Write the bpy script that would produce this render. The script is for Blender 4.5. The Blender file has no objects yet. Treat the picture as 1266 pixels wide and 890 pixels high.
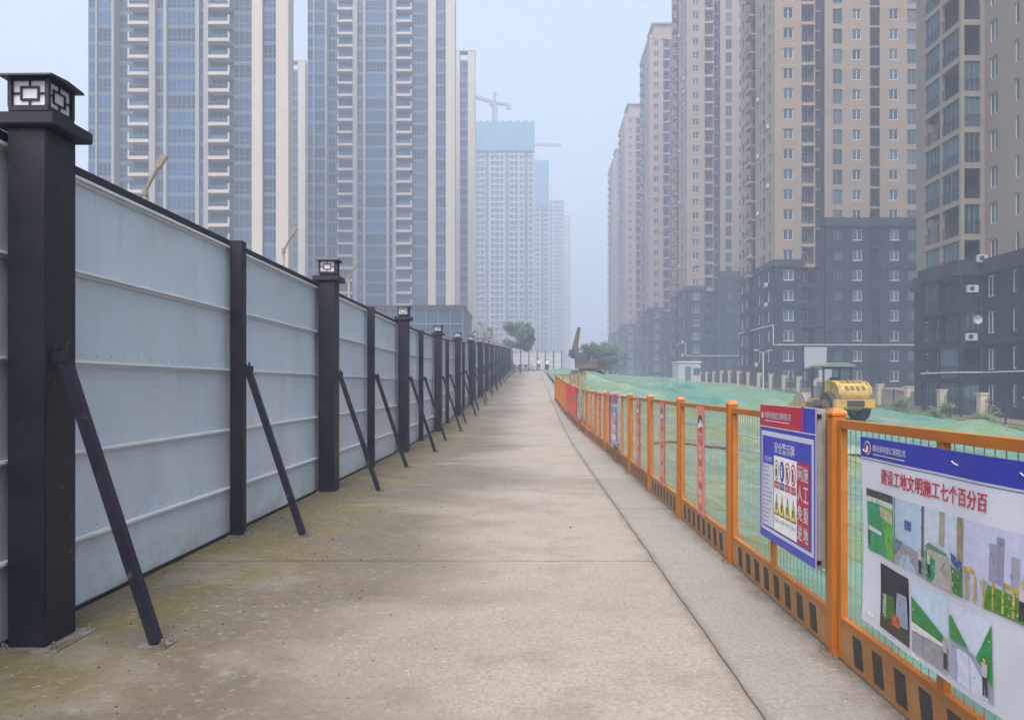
import bpy, bmesh, math, random
from mathutils import Vector, Matrix, noise

S = bpy.context.scene
COL = S.collection
R = math.radians

# ------------------------------------------------------------------ camera
cam_d = bpy.data.cameras.new("camera")
cam = bpy.data.objects.new("camera", cam_d)
COL.objects.link(cam)
cam.location = (0.0, 0.0, 1.5)
cam.rotation_euler = (R(90), 0, 0)
cam_d.sensor_width = 36.0
cam_d.lens = 26.0
cam_d.shift_x = -24 / 1266
cam_d.shift_y = 32 / 1266
cam_d.clip_start = 0.05
cam_d.clip_end = 6000
S.camera = cam

# ------------------------------------------------------------------ light
SUN_EL, SUN_AZ = 60.0, 192.0          # azimuth clockwise from +Y (view direction)
w = bpy.data.worlds.new("World"); S.world = w; w.use_nodes = True
nt = w.node_tree; nt.nodes.clear()
sky = nt.nodes.new("ShaderNodeTexSky"); sky.sky_type = 'NISHITA'; sky.sun_disc = False
sky.sun_elevation = R(SUN_EL); sky.sun_rotation = R(SUN_AZ)
sky.air_density = 1.0; sky.dust_density = 10.0; sky.ozone_density = 1.0
bg = nt.nodes.new("ShaderNodeBackground"); bg.inputs[1].default_value = 0.15
wo = nt.nodes.new("ShaderNodeOutputWorld")
hs = nt.nodes.new("ShaderNodeHueSaturation"); hs.inputs["Hue"].default_value = 0.468; hs.inputs["Saturation"].default_value = 0.58      # milky overcast
nt.links.new(sky.outputs[0], hs.inputs["Color"]); nt.links.new(hs.outputs[0], bg.inputs[0]); nt.links.new(bg.outputs[0], wo.inputs[0])
sd = bpy.data.lights.new("sun", 'SUN'); sd.energy = 0.6; sd.angle = R(20); sd.color = (1.0, 0.95, 0.87)
sun = bpy.data.objects.new("sun", sd); COL.objects.link(sun)
az, el = R(SUN_AZ), R(SUN_EL)
to_sun = Vector((math.sin(az) * math.cos(el), math.cos(az) * math.cos(el), math.sin(el)))
sun.rotation_euler = to_sun.to_track_quat('Z', 'Y').to_euler()
sun.location = (0, -20, 60)
S.view_settings.view_transform = 'Standard'; S.view_settings.look = 'None'
S.view_settings.gamma = 1.0; S.view_settings.use_curve_mapping = False
S.view_settings.exposure = 1.63
S.cycles.use_denoising = True
S.cycles.volume_bounces = 1
S.cycles.max_bounces = 6
HAZE_DENSITY = 0.0026
HAZE_COLOR = (0.45, 0.545, 0.71)

random.seed(11)

# ------------------------------------------------------------------ materials
def nodes_of(m):
    m.use_nodes = True
    n = m.node_tree
    return n, n.nodes["Principled BSDF"]

def mat(name, col, rough=0.7, var=0.12, scale=3.0, bump=0.0, bscale=40.0, metal=0.0, spec=0.4, rnd=0.0, coords='Object', dirt=None):
    """Principled with a noise-varied base colour, optional bump, per-object variation and dirt blotches."""
    m = bpy.data.materials.new(name); n, b = nodes_of(m)
    N, L = n.nodes, n.links
    tc = N.new("ShaderNodeTexCoord")
    nz = N.new("ShaderNodeTexNoise"); nz.inputs["Scale"].default_value = scale; nz.inputs["Detail"].default_value = 6
    L.new(tc.outputs[coords], nz.inputs["Vector"])
    mr = N.new("ShaderNodeMapRange"); mr.inputs[1].default_value = 0.3; mr.inputs[2].default_value = 0.7
    mr.inputs[3].default_value = 1 - var; mr.inputs[4].default_value = 1 + var
    L.new(nz.outputs[0], mr.inputs[0])
    val = mr.outputs[0]
    if rnd:
        oi = N.new("ShaderNodeObjectInfo")
        r2 = N.new("ShaderNodeMapRange"); r2.inputs[3].default_value = 1 - rnd; r2.inputs[4].default_value = 1 + rnd
        L.new(oi.outputs["Random"], r2.inputs[0])
        mu = N.new("ShaderNodeMath"); mu.operation = 'MULTIPLY'
        L.new(val, mu.inputs[0]); L.new(r2.outputs[0], mu.inputs[1]); val = mu.outputs[0]
    sc = N.new("ShaderNodeVectorMath"); sc.operation = 'SCALE'; sc.inputs[0].default_value = col[:3]
    L.new(val, sc.inputs["Scale"])
    out = sc.outputs[0]
    if dirt:
        dcol, dscale, lo, hi = dirt
        dn = N.new("ShaderNodeTexNoise"); dn.inputs["Scale"].default_value = dscale; dn.inputs["Detail"].default_value = 8
        dn.inputs["Roughness"].default_value = 0.65
        L.new(tc.outputs[coords], dn.inputs["Vector"])
        dm = N.new("ShaderNodeMapRange"); dm.inputs[1].default_value = lo; dm.inputs[2].default_value = hi
        L.new(dn.outputs[0], dm.inputs[0])
        mx = N.new("ShaderNodeMix"); mx.data_type = 'RGBA'
        L.new(dm.outputs[0], mx.inputs[0]); L.new(out, mx.inputs[6]); mx.inputs[7].default_value = (*dcol, 1)
        out = mx.outputs[2]
    L.new(out, b.inputs["Base Color"])
    rr = N.new("ShaderNodeMapRange"); rr.inputs[1].default_value = 0.3; rr.inputs[2].default_value = 0.7
    rr.inputs[3].default_value = max(0.02, rough - 0.08); rr.inputs[4].default_value = min(1, rough + 0.08)
    L.new(nz.outputs[0], rr.inputs[0]); L.new(rr.outputs[0], b.inputs["Roughness"])
    b.inputs["Metallic"].default_value = metal
    b.inputs["Specular IOR Level"].default_value = spec
    if bump:
        bn = N.new("ShaderNodeTexNoise"); bn.inputs["Scale"].default_value = bscale; bn.inputs["Detail"].default_value = 5
        L.new(tc.outputs[coords], bn.inputs["Vector"])
        bp = N.new("ShaderNodeBump"); bp.inputs["Strength"].default_value = bump; bp.inputs["Distance"].default_value = 0.02
        L.new(bn.outputs[0], bp.inputs["Height"]); L.new(bp.outputs[0], b.inputs["Normal"])
    return m

def ramp_node(N, stops):
    r = N.new("ShaderNodeValToRGB")
    e = r.color_ramp.elements
    while len(e) < len(stops): e.new(0.5)
    for el_, (p, c) in zip(e, stops):
        el_.position = p; el_.color = (*c, 1)
    return r

def concrete_path():
    m = bpy.data.materials.new("path_concrete"); n, b = nodes_of(m); N, L = n.nodes, n.links
    g = N.new("ShaderNodeNewGeometry"); pos = g.outputs["Position"]
    def nz(scale, detail=6, rough=0.6, vec=None, dist=0.0):
        q = N.new("ShaderNodeTexNoise"); q.inputs["Scale"].default_value = scale; q.inputs["Detail"].default_value = detail
        q.inputs["Roughness"].default_value = rough; q.inputs["Distortion"].default_value = dist
        L.new(vec or pos, q.inputs["Vector"]); return q.outputs[0]
    def mrange(v, a, c, d=0.0, e=1.0):
        q = N.new("ShaderNodeMapRange"); q.interpolation_type = 'SMOOTHSTEP'
        for i, x in zip((1, 2, 3, 4), (a, c, d, e)): q.inputs[i].default_value = x
        L.new(v, q.inputs[0]); return q.outputs[0]
    def mth(op, a, c):
        q = N.new("ShaderNodeMath"); q.operation = op
        for i, x in enumerate((a, c)):
            if isinstance(x, (int, float)): q.inputs[i].default_value = x
            else: L.new(x, q.inputs[i])
        return q.outputs[0]
    def mix(f, a, c):
        q = N.new("ShaderNodeMix"); q.data_type = 'RGBA'
        L.new(f, q.inputs[0])
        for i, x in ((6, a), (7, c)):
            if isinstance(x, tuple): q.inputs[i].default_value = (*x, 1)
            else: L.new(x, q.inputs[i])
        return q.outputs[2]
    sp = N.new("ShaderNodeSeparateXYZ"); L.new(pos, sp.inputs[0])
    mp = N.new("ShaderNodeMapping"); mp.inputs["Scale"].default_value = (0.35, 0.5, 1); L.new(pos, mp.inputs[0])
    big = nz(0.9, 4, 0.55, mp.outputs[0], 0.6)
    med = nz(2.3, 7, 0.62)
    fine = nz(38, 6, 0.7)
    # lighter centre lane, browner and darker towards the hoarding
    lane = mth('ADD', sp.outputs[0], mth('MULTIPLY', mth('SUBTRACT', big, 0.5), 3.4))
    c = mix(mrange(lane, -1.7, 0.25), (0.215, 0.180, 0.130), (0.58, 0.53, 0.455))
    c = mix(mrange(med, 0.45, 0.68, 0.0, 0.42), c, (0.29, 0.245, 0.18))
    # long pale / dark bands across the lane: shadow-like patches painted into the colour
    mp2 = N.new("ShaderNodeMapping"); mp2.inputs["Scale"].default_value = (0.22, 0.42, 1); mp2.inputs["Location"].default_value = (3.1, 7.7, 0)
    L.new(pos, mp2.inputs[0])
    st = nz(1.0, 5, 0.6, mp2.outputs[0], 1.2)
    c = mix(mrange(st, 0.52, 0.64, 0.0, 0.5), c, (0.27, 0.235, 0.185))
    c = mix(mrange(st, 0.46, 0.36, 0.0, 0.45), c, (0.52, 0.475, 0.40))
    # moss and algae beside the hoarding
    mx = mth('ADD', sp.outputs[0], mth('MULTIPLY', mth('SUBTRACT', nz(0.8, 5, 0.6), 0.5), 2.6))
    moss = mth('MULTIPLY', mrange(mx, -1.5, -2.7), mrange(nz(1.7, 7, 0.65), 0.36, 0.58))
    mossf = mth('MULTIPLY', moss, 0.95)
    c = mix(mossf, c, (0.235, 0.20, 0.045))
    # greyer side strip and rusty wash-off along the orange fence
    c = mix(mrange(sp.outputs[0], 1.04, 1.06, 0.0, 0.6), c, (0.45, 0.44, 0.42))
    fx = mth('ADD', sp.outputs[0], mth('MULTIPLY', mth('SUBTRACT', nz(3.5, 6, 0.65), 0.5), 0.45))
    c = mix(mrange(fx, 1.50, 1.76, 0.0, 0.75), c, (0.17, 0.125, 0.085))
    fj = mth('ABSOLUTE', mth('SUBTRACT', mth('ADD', sp.outputs[0], mth('MULTIPLY', mth('SUBTRACT', nz(5, 5, 0.6), 0.5), 0.12)), 1.05), 0.0)
    c = mix(mrange(fj, 0.07, 0.0, 0.0, 0.45), c, (0.17, 0.15, 0.12))
    # worn aggregate: white and dark flecks
    fl = nz(24, 3, 0.6)
    flm = mth('MULTIPLY', mrange(fl, 0.62, 0.67), mrange(nz(1.3, 4, 0.6), 0.40, 0.60))
    c = mix(mth('MULTIPLY', flm, 0.75), c, (0.74, 0.72, 0.67))
    c = mix(mth('MULTIPLY', mrange(nz(31, 3, 0.6), 0.665, 0.70), 0.6), c, (0.10, 0.085, 0.065))
    c = mix(mrange(fine, 0.35, 0.68, 0.0, 0.45), c, (0.19, 0.165, 0.13))
    c = mix(mrange(nz(11, 7, 0.72), 0.52, 0.66, 0.0, 0.32), c, (0.56, 0.53, 0.47))
    tone = N.new("ShaderNodeVectorMath"); tone.operation = 'SCALE'; L.new(c, tone.inputs[0]); tone.inputs["Scale"].default_value = 0.42
    L.new(tone.outputs[0], b.inputs["Base Color"])
    L.new(mrange(big, 0.3, 0.7, 0.55, 0.85), b.inputs["Roughness"])
    b.inputs["Specular IOR Level"].default_value = 0.4
    bp = N.new("ShaderNodeBump"); bp.inputs["Strength"].default_value = 0.5; bp.inputs["Distance"].default_value = 0.012
    L.new(mth('ADD', mth('MULTIPLY', fine, 1.6), mth('MULTIPLY', med, 2.0)), bp.inputs["Height"]); L.new(bp.outputs[0], b.inputs["Normal"])
    return m

def net_material():
    m = bpy.data.materials.new("dust_net"); n, b = nodes_of(m); N, L = n.nodes, n.links
    g = N.new("ShaderNodeNewGeometry"); pos = g.outputs["Position"]
    def nz(scale, detail=6, vs=(1, 1, 1), dist=0.0, loc=(0, 0, 0)):
        mp = N.new("ShaderNodeMapping"); mp.inputs["Scale"].default_value = vs; mp.inputs["Location"].default_value = loc
        L.new(pos, mp.inputs[0])
        q = N.new("ShaderNodeTexNoise"); q.inputs["Scale"].default_value = scale; q.inputs["Detail"].default_value = detail
        q.inputs["Distortion"].default_value = dist; q.inputs["Roughness"].default_value = 0.6
        L.new(mp.outputs[0], q.inputs["Vector"]); return q.outputs[0]
    a = nz(0.16, 3, (1, 0.8, 1), 0.5)
    r = ramp_node(N, [(0.30, (0.020, 0.100, 0.078)), (0.45, (0.060, 0.145, 0.120)), (0.55, (0.070, 0.135, 0.065)), (0.70, (0.115, 0.185, 0.165))])
    L.new(a, r.inputs[0])
    d = nz(0.35, 7, (1, 1, 1), 0.3, (9, 4, 0))
    dm = N.new("ShaderNodeMapRange"); dm.inputs[1].default_value = 0.54; dm.inputs[2].default_value = 0.70; dm.inputs[4].default_value = 0.6
    L.new(d, dm.inputs[0])
    mx = N.new("ShaderNodeMix"); mx.data_type = 'RGBA'; L.new(dm.outputs[0], mx.inputs[0]); L.new(r.outputs[0], mx.inputs[6])
    mx.inputs[7].default_value = (0.19, 0.185, 0.145, 1)
    f = nz(5, 6, (1, 1, 1), 0.8)
    fm = N.new("ShaderNodeMapRange"); fm.inputs[1].default_value = 0.3; fm.inputs[2].default_value = 0.7; fm.inputs[3].default_value = 0.74; fm.inputs[4].default_value = 1.22
    L.new(f, fm.inputs[0])
    sc = N.new("ShaderNodeVectorMath"); sc.operation = 'SCALE'; L.new(mx.outputs[2], sc.inputs[0]); L.new(fm.outputs[0], sc.inputs["Scale"])
    L.new(sc.outputs[0], b.inputs["Base Color"])
    b.inputs["Roughness"].default_value = 0.8
    bp = N.new("ShaderNodeBump"); bp.inputs["Strength"].default_value = 0.9; bp.inputs["Distance"].default_value = 0.3
    rg = N.new("ShaderNodeTexNoise"); rg.noise_type = 'RIDGED_MULTIFRACTAL'; rg.inputs["Scale"].default_value = 0.9; rg.inputs["Detail"].default_value = 7; rg.inputs["Distortion"].default_value = 0.6
    L.new(pos, rg.inputs["Vector"]); L.new(rg.outputs[0], bp.inputs["Height"]); L.new(bp.outputs[0], b.inputs["Normal"])
    return m

def glass_mat(name, col, rnd=0.35, rough=0.08):
    m = mat(name, col, rough=rough, var=0.15, scale=0.6, rnd=rnd, spec=0.18)
    return m

def print_mat():
    m = bpy.data.materials.new("printed_vinyl"); n, b = nodes_of(m); N, L = n.nodes, n.links
    a = N.new("ShaderNodeAttribute"); a.attribute_name = "ink"
    tc = N.new("ShaderNodeTexCoord"); q = N.new("ShaderNodeTexNoise"); q.inputs["Scale"].default_value = 4; q.inputs["Detail"].default_value = 6
    L.new(tc.outputs["Object"], q.inputs["Vector"])
    mr = N.new("ShaderNodeMapRange"); mr.inputs[1].default_value = 0.3; mr.inputs[2].default_value = 0.75; mr.inputs[3].default_value = 1.0; mr.inputs[4].default_value = 0.88
    L.new(q.outputs[0], mr.inputs[0])
    sc = N.new("ShaderNodeVectorMath"); sc.operation = 'SCALE'; L.new(a.outputs["Color"], sc.inputs[0]); L.new(mr.outputs[0], sc.inputs["Scale"])
    L.new(sc.outputs[0], b.inputs["Base Color"])
    b.inputs["Roughness"].default_value = 0.42
    return m

def sheet_mat():
    """painted steel sheet: faint oil-canning, rain streaks, mud splashed up from the path."""
    m = mat("hoarding_sheet", (0.355, 0.425, 0.485), 0.42, 0.05, 0.9, 0.16, 1.5, rnd=0.07, dirt=((0.29, 0.325, 0.345), 1.0, 0.5, 0.8))
    n = m.node_tree; N, L = n.nodes, n.links; b = N["Principled BSDF"]
    src = b.inputs["Base Color"].links[0].from_socket
    g = N.new("ShaderNodeNewGeometry"); tc = N.new("ShaderNodeTexCoord")
    def layer(prev, scale, vs, lo, hi, amt, col, zlo=None, zhi=None):
        mp = N.new("ShaderNodeMapping"); mp.inputs["Scale"].default_value = vs; L.new(g.outputs["Position"], mp.inputs[0])
        q = N.new("ShaderNodeTexNoise"); q.inputs["Scale"].default_value = scale; q.inputs["Detail"].default_value = 8; q.inputs["Roughness"].default_value = 0.68
        L.new(mp.outputs[0], q.inputs["Vector"])
        r = N.new("ShaderNodeMapRange"); r.inputs[1].default_value = lo; r.inputs[2].default_value = hi; r.inputs[4].default_value = amt; L.new(q.outputs[0], r.inputs[0])
        f = r.outputs[0]
        if zlo is not None:
            sp = N.new("ShaderNodeSeparateXYZ"); L.new(tc.outputs["Object"], sp.inputs[0])
            zr_ = N.new("ShaderNodeMapRange"); zr_.inputs[1].default_value = zlo; zr_.inputs[2].default_value = zhi; zr_.inputs[3].default_value = 1; zr_.inputs[4].default_value = 0
            L.new(sp.outputs[2], zr_.inputs[0]); mu = N.new("ShaderNodeMath"); mu.operation = 'MULTIPLY'; L.new(f, mu.inputs[0]); L.new(zr_.outputs[0], mu.inputs[1]); f = mu.outputs[0]
        mx = N.new("ShaderNodeMix"); mx.data_type = 'RGBA'; L.new(f, mx.inputs[0]); L.new(prev, mx.inputs[6]); mx.inputs[7].default_value = (*col, 1)
        return mx.outputs[2]
    c = layer(src, 1.0, (1, 9, 0.5), 0.54, 0.72, 0.35, (0.27, 0.29, 0.29))          # rain streaks
    c = layer(c, 5.0, (1, 1, 1.4), 0.42, 0.6, 0.7, (0.27, 0.245, 0.19), 0.02, 0.34)  # mud splashes
    c = layer(c, 3.0, (1, 1, 1), 0.70, 0.74, 0.5, (0.30, 0.22, 0.10))                # rust specks
    L.new(c, b.inputs["Base Color"])
    return m

def photo_mat():
    """photographic print: same ink, broken up by grainy tonal detail."""
    m = bpy.data.materials.new("printed_photograph"); n, b = nodes_of(m); N, L = n.nodes, n.links
    a = N.new("ShaderNodeAttribute"); a.attribute_name = "ink"
    tc = N.new("ShaderNodeTexCoord"); q = N.new("ShaderNodeTexNoise"); q.inputs["Scale"].default_value = 26; q.inputs["Detail"].default_value = 7; q.inputs["Roughness"].default_value = 0.7
    L.new(tc.outputs["Object"], q.inputs["Vector"])
    hs = N.new("ShaderNodeHueSaturation"); L.new(a.outputs["Color"], hs.inputs["Color"])
    mr = N.new("ShaderNodeMapRange"); mr.inputs[1].default_value = 0.3; mr.inputs[2].default_value = 0.72; mr.inputs[3].default_value = 0.75; mr.inputs[4].default_value = 1.1
    L.new(q.outputs[0], mr.inputs[0]); L.new(mr.outputs[0], hs.inputs["Value"])
    h2 = N.new("ShaderNodeMapRange"); h2.inputs[1].default_value = 0.3; h2.inputs[2].default_value = 0.7; h2.inputs[3].default_value = 0.46; h2.inputs[4].default_value = 0.54
    L.new(q.outputs[0], h2.inputs[0]); L.new(h2.outputs[0], hs.inputs["Hue"])
    L.new(hs.outputs[0], b.inputs["Base Color"]); b.inputs["Roughness"].default_value = 0.45
    return m

M = {}
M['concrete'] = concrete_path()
M['joint'] = mat("joint_dirt", (0.06, 0.051, 0.04), 0.9, 0.3, 6)
M['soil'] = mat("bare_soil", (0.23, 0.18, 0.125), 0.95, 0.25, 0.3, 0.5, 3)
M['net'] = net_material()
M['sheet'] = sheet_mat()
M['rail'] = mat("hoarding_rail", (0.50, 0.54, 0.58), 0.4, 0.05, 4)
M['black'] = mat("black_powder_coat", (0.008, 0.009, 0.018), 0.5, 0.25, 3, 0.05, 60, spec=0.3, dirt=((0.075, 0.062, 0.05), 14.0, 0.63, 0.72))
M['galv'] = mat("galvanised_plate", (0.17, 0.165, 0.15), 0.55, 0.2, 12, metal=0.3, dirt=((0.10, 0.075, 0.05), 9, 0.45, 0.65))
M['lampglass'] = mat("lantern_opal", (0.44, 0.44, 0.52), 0.35, 0.04, 4)
M['orange'] = mat("orange_paint", (0.32, 0.108, 0.014), 0.45, 0.12, 5, 0.05, 40, dirt=((0.30, 0.12, 0.035), 7, 0.60, 0.80))
M['kick'] = mat("kick_plate_paint", (0.28, 0.135, 0.045), 0.5, 0.12, 5, dirt=((0.30, 0.19, 0.10), 5, 0.50, 0.80))
M['stripe'] = mat("black_stripe_paint", (0.035, 0.036, 0.038), 0.6, 0.3, 14)
M['wire'] = mat("orange_wire", (0.30, 0.13, 0.05), 0.5, 0.15, 5)
M['print'] = print_mat(); M['photo'] = photo_mat()
M['steel'] = mat("brushed_steel", (0.30, 0.29, 0.28), 0.4, 0.15, 8, metal=0.5)
M['cream'] = mat("tower_cream_stone", (0.165, 0.143, 0.113), 0.8, 0.06, 0.35, coords='Object')
M['creamlight'] = mat("tower_pale_stone", (0.33, 0.30, 0.25), 0.75, 0.05, 0.3)
M['pilaster'] = mat("tower_grey_pilaster", (0.19, 0.19, 0.18), 0.75, 0.05, 0.3)
M['tan'] = mat("tower_tan_render", (0.20, 0.16, 0.118), 0.85, 0.08, 0.22, dirt=((0.165, 0.135, 0.10), 0.12, 0.52, 0.75))
M['tanlight'] = mat("balcony_render", (0.235, 0.19, 0.14), 0.85, 0.06, 0.5)
M['darkbrick'] = mat("dark_brick_base", (0.011, 0.013, 0.021), 0.85, 0.15, 0.8, 0.2, 6, spec=0.2)
M['darktrim'] = mat("dark_cornice", (0.02, 0.021, 0.028), 0.75, 0.1, 1, spec=0.2)
M['core'] = mat("interior_dark", (0.055, 0.06, 0.068), 0.8, 0.3, 0.4)
M['glass'] = glass_mat("window_glass", (0.045, 0.065, 0.08), 0.6)
M['blueglass'] = glass_mat("blue_curtain_glass", (0.012, 0.045, 0.095), 0.8, 0.15)
M['darkglass'] = glass_mat("recess_glass", (0.02, 0.038, 0.062), 0.7, 0.15)
M['spandrel'] = mat("spandrel_panel", (0.04, 0.08, 0.125), 0.5, 0.1, 1)
M['wframe'] = mat("white_window_frame", (0.42, 0.43, 0.45), 0.5, 0.08, 2)
M['gframe'] = mat("grey_window_frame", (0.075, 0.115, 0.15), 0.5, 0.08, 2)
M['iron'] = mat("black_iron", (0.02, 0.022, 0.028), 0.5, 0.2, 3)
M['white'] = mat("white_panel", (0.29, 0.31, 0.33), 0.6, 0.06, 0.8, dirt=((0.22, 0.23, 0.24), 0.8, 0.55, 0.8))
M['pillar'] = mat("cream_pillar_tile", (0.32, 0.29, 0.225), 0.8, 0.12, 2.5)
M['yellow'] = mat("machine_yellow", (0.37, 0.235, 0.035), 0.55, 0.15, 2.5, dirt=((0.17, 0.13, 0.08), 2.6, 0.46, 0.68))
M['tyre'] = mat("tyre_rubber", (0.028, 0.027, 0.026), 0.85, 0.3, 6)
M['cab'] = mat("cab_frame", (0.03, 0.045, 0.048), 0.5, 0.15, 3)
M['cabroof'] = mat("cab_roof_cover", (0.11, 0.14, 0.13), 0.8, 0.15, 3)
M['cabglass'] = mat("cab_glass", (0.16, 0.20, 0.22), 0.1, 0.1, 2)
M['rust'] = mat("rusty_earth_metal", (0.085, 0.062, 0.042), 0.85, 0.3, 3)
M['leaf'] = mat("leaf_green", (0.075, 0.115, 0.045), 0.7, 0.35, 0.8)
M['leaf2'] = mat("leaf_dark", (0.055, 0.09, 0.045), 0.7, 0.35, 0.8)
M['bark'] = mat("bark", (0.12, 0.095, 0.07), 0.9, 0.25, 6)
M['grass'] = mat("grass_blades", (0.095, 0.15, 0.04), 0.8, 0.3, 0.5)
M['cframe'] = mat("raw_concrete_frame", (0.22, 0.23, 0.235), 0.9, 0.08, 0.2)
M['tealnet'] = mat("scaffold_net_teal", (0.06, 0.17, 0.22), 0.8, 0.12, 0.15)
M['crane'] = mat("crane_paint", (0.22, 0.20, 0.19), 0.6, 0.1, 1)
M['lamppole'] = mat("lamp_post_paint", (0.15, 0.135, 0.10), 0.5, 0.15, 4)
M['skin'] = mat("skin", (0.42, 0.26, 0.19), 0.6, 0.05, 8)
M['shirt'] = mat("white_shirt", (0.5, 0.5, 0.52), 0.85, 0.06, 10)
M['trouser'] = mat("dark_trousers", (0.04, 0.045, 0.06), 0.9, 0.15, 10)
M['hair'] = mat("black_hair", (0.012, 0.011, 0.011), 0.6, 0.2, 20)
M['redpaint'] = mat("red_paint", (0.50, 0.06, 0.04), 0.5, 0.1, 3)
M['hose'] = mat("black_hose", (0.02, 0.02, 0.02), 0.7, 0.2, 5)
M['acunit'] = mat("air_conditioner_white", (0.35, 0.35, 0.35), 0.6, 0.08, 2)

# ------------------------------------------------------------------ mesh helpers
class MB:
    def __init__(s): s.v = []; s.f = []; s.m = []
    def quad(s, pts, m=0):
        i = len(s.v); s.v += [tuple(p) for p in pts]; s.f.append(tuple(range(i, i + len(pts)))); s.m.append(m)
    def box(s, x0, x1, y0, y1, z0, z1, m=0, T=None):
        P = [(x0,y0,z0),(x1,y0,z0),(x1,y1,z0),(x0,y1,z0),(x0,y0,z1),(x1,y0,z1),(x1,y1,z1),(x0,y1,z1)]
        if T is not None: P = [tuple(T @ Vector(p)) for p in P]
        i = len(s.v); s.v += P
        F = [(0,3,2,1),(4,5,6,7),(0,1,5,4),(1,2,6,5),(2,3,7,6),(3,0,4,7)]
        s.f += [tuple(i + k for k in q) for q in F]; s.m += [m] * 6
    def tube(s, p0, p1, r, n=6, m=0, r1=None, cap=True):
        p0, p1 = Vector(p0), Vector(p1); r1 = r if r1 is None else r1
        d = (p1 - p0).normalized(); a = d.orthogonal().normalized(); c = d.cross(a)
        i = len(s.v)
        for p, q in ((p0, r), (p1, r1)):
            for k in range(n):
                t = 2 * math.pi * k / n
                s.v.append(tuple(p + a * math.cos(t) * q + c * math.sin(t) * q))
        for k in range(n):
            s.f.append((i + k, i + (k + 1) % n, i + n + (k + 1) % n, i + n + k)); s.m.append(m)
        if cap:
            s.f.append(tuple(i + k for k in reversed(range(n)))); s.m.append(m)
            s.f.append(tuple(i + n + k for k in range(n))); s.m.append(m)
    def bar(s, p0, p1, wx, wz, m=0, up=(0, 0, 1)):
        p0, p1 = Vector(p0), Vector(p1); d = (p1 - p0).normalized()
        x = d.cross(Vector(up)).normalized(); z = x.cross(d)
        i = len(s.v)
        for p in (p0, p1):
            for a, c in ((-1, -1), (1, -1), (1, 1), (-1, 1)):
                s.v.append(tuple(p + x * a * wx / 2 + z * c * wz / 2))
        F = [(0,1,2,3),(7,6,5,4),(0,4,5,1),(1,5,6,2),(2,6,7,3),(3,7,4,0)]
        s.f += [tuple(i + k for k in q) for q in F]; s.m += [m] * 6
    def prism(s, poly, x0, x1, m=0, axis='x'):
        """poly of (a,b) pairs extruded along an axis."""
        def P(a, c, x):
            return {'x': (x, a, c), 'y': (a, x, c), 'z': (a, c, x)}[axis]
        i = len(s.v); n = len(poly)
        s.v += [P(a, c, x0) for a, c in poly] + [P(a, c, x1) for a, c in poly]
        s.f.append(tuple(i + k for k in reversed(range(n)))); s.f.append(tuple(i + n + k for k in range(n))); s.m += [m, m]
        for k in range(n):
            s.f.append((i + k, i + (k + 1) % n, i + n + (k + 1) % n, i + n + k)); s.m.append(m)
    def add(s, o, T):
        i = len(s.v); s.v += [tuple(T @ Vector(p)) for p in o.v]
        s.f += [tuple(i + k for k in q) for q in o.f]; s.m += o.m
    def mesh(s, name, mats, smooth=False, bevel=0):
        me = bpy.data.meshes.new(name); me.from_pydata(s.v, [], s.f)
        for q in (mats if isinstance(mats, (list, tuple)) else [mats]): me.materials.append(M[q] if isinstance(q, str) else q)
        me.polygons.foreach_set("material_index", s.m)
        if bevel or smooth:
            bm = bmesh.new(); bm.from_mesh(me)
            bmesh.ops.recalc_face_normals(bm, faces=bm.faces)
            if bevel:
                bmesh.ops.bevel(bm, geom=[e for e in bm.edges], offset=bevel, segments=2, affect='EDGES', clamp_overlap=True)
            bm.to_mesh(me); bm.free()
        if smooth: me.polygons.foreach_set("use_smooth", [True] * len(me.polygons))
        me.update()
        return me

def ob(name, me, parent=None, loc=None, T=None, label=None, cat=None, group=None, kind=None):
    o = bpy.data.objects.new(name, me); COL.objects.link(o)
    if T is not None: o.matrix_basis = T
    elif loc is not None: o.location = loc
    if parent is not None: o.parent = parent
    if label: o["label"] = label
    if cat: o["category"] = cat
    if group: o["group"] = group
    if kind: o["kind"] = kind
    return o

def thing(name, label, cat, loc=(0, 0, 0), rz=0.0, group=None):
    o = ob(name, None, None, loc, None, label, cat, group); o.rotation_euler = (0, 0, rz); o.empty_display_size = 0.3
    return o

def Tm(x, y, z, rz=0.0): return Matrix.Translation((x, y, z)) @ Matrix.Rotation(rz, 4, 'Z')

def copy_tree(o, parent=None):
    c = o.copy(); COL.objects.link(c); c.parent = parent
    for ch in o.children: copy_tree(ch, c)
    return c

def sstep(a, c, x):
    t = max(0.0, min(1.0, (x - a) / (c - a))); return t * t * (3 - 2 * t)

# ------------------------------------------------------------------ terrain
SL = 0.045
def prof(y):
    y = min(y, 125.0)
    if y < 16: return 0.0
    if y < 28: return SL * (y - 16) ** 2 / 24
    return SL * (y - 22)
def lateral(x):
    if x < 1.85: return 0.0
    return -0.22 * sstep(1.85, 2.7, x) - 2.5 * min(1.0, max(0, (x - 1.85) / 31.0))
MOUNDS = [(3.4, 49, 3.2, 9, 1.75), (6.5, 40, 3.5, 4.5, 0.85), (10.5, 52, 5, 5, 1.1), (8.5, 33, 2.2, 2.2, 0.75), (14, 55, 5, 5, 1.0),
          (19, 53, 4.5, 4, 0.8), (24, 60, 3, 4, 0.3), (23.5, 39, 1.9, 2.0, 1.25), (19.0, 34.5, 1.8, 1.4, 0.8), (20.5, 48, 2.5, 2, 0.5),
          (8, 75, 7, 10, 0.9), (16, 90, 6, 8, 1.0), (5, 98, 4, 9, 0.9), (12, 20, 3, 2.2, 0.3), (27.5, 47, 1.6, 1.6, 0.25), (30, 80, 3, 10, 0.3)]
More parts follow.
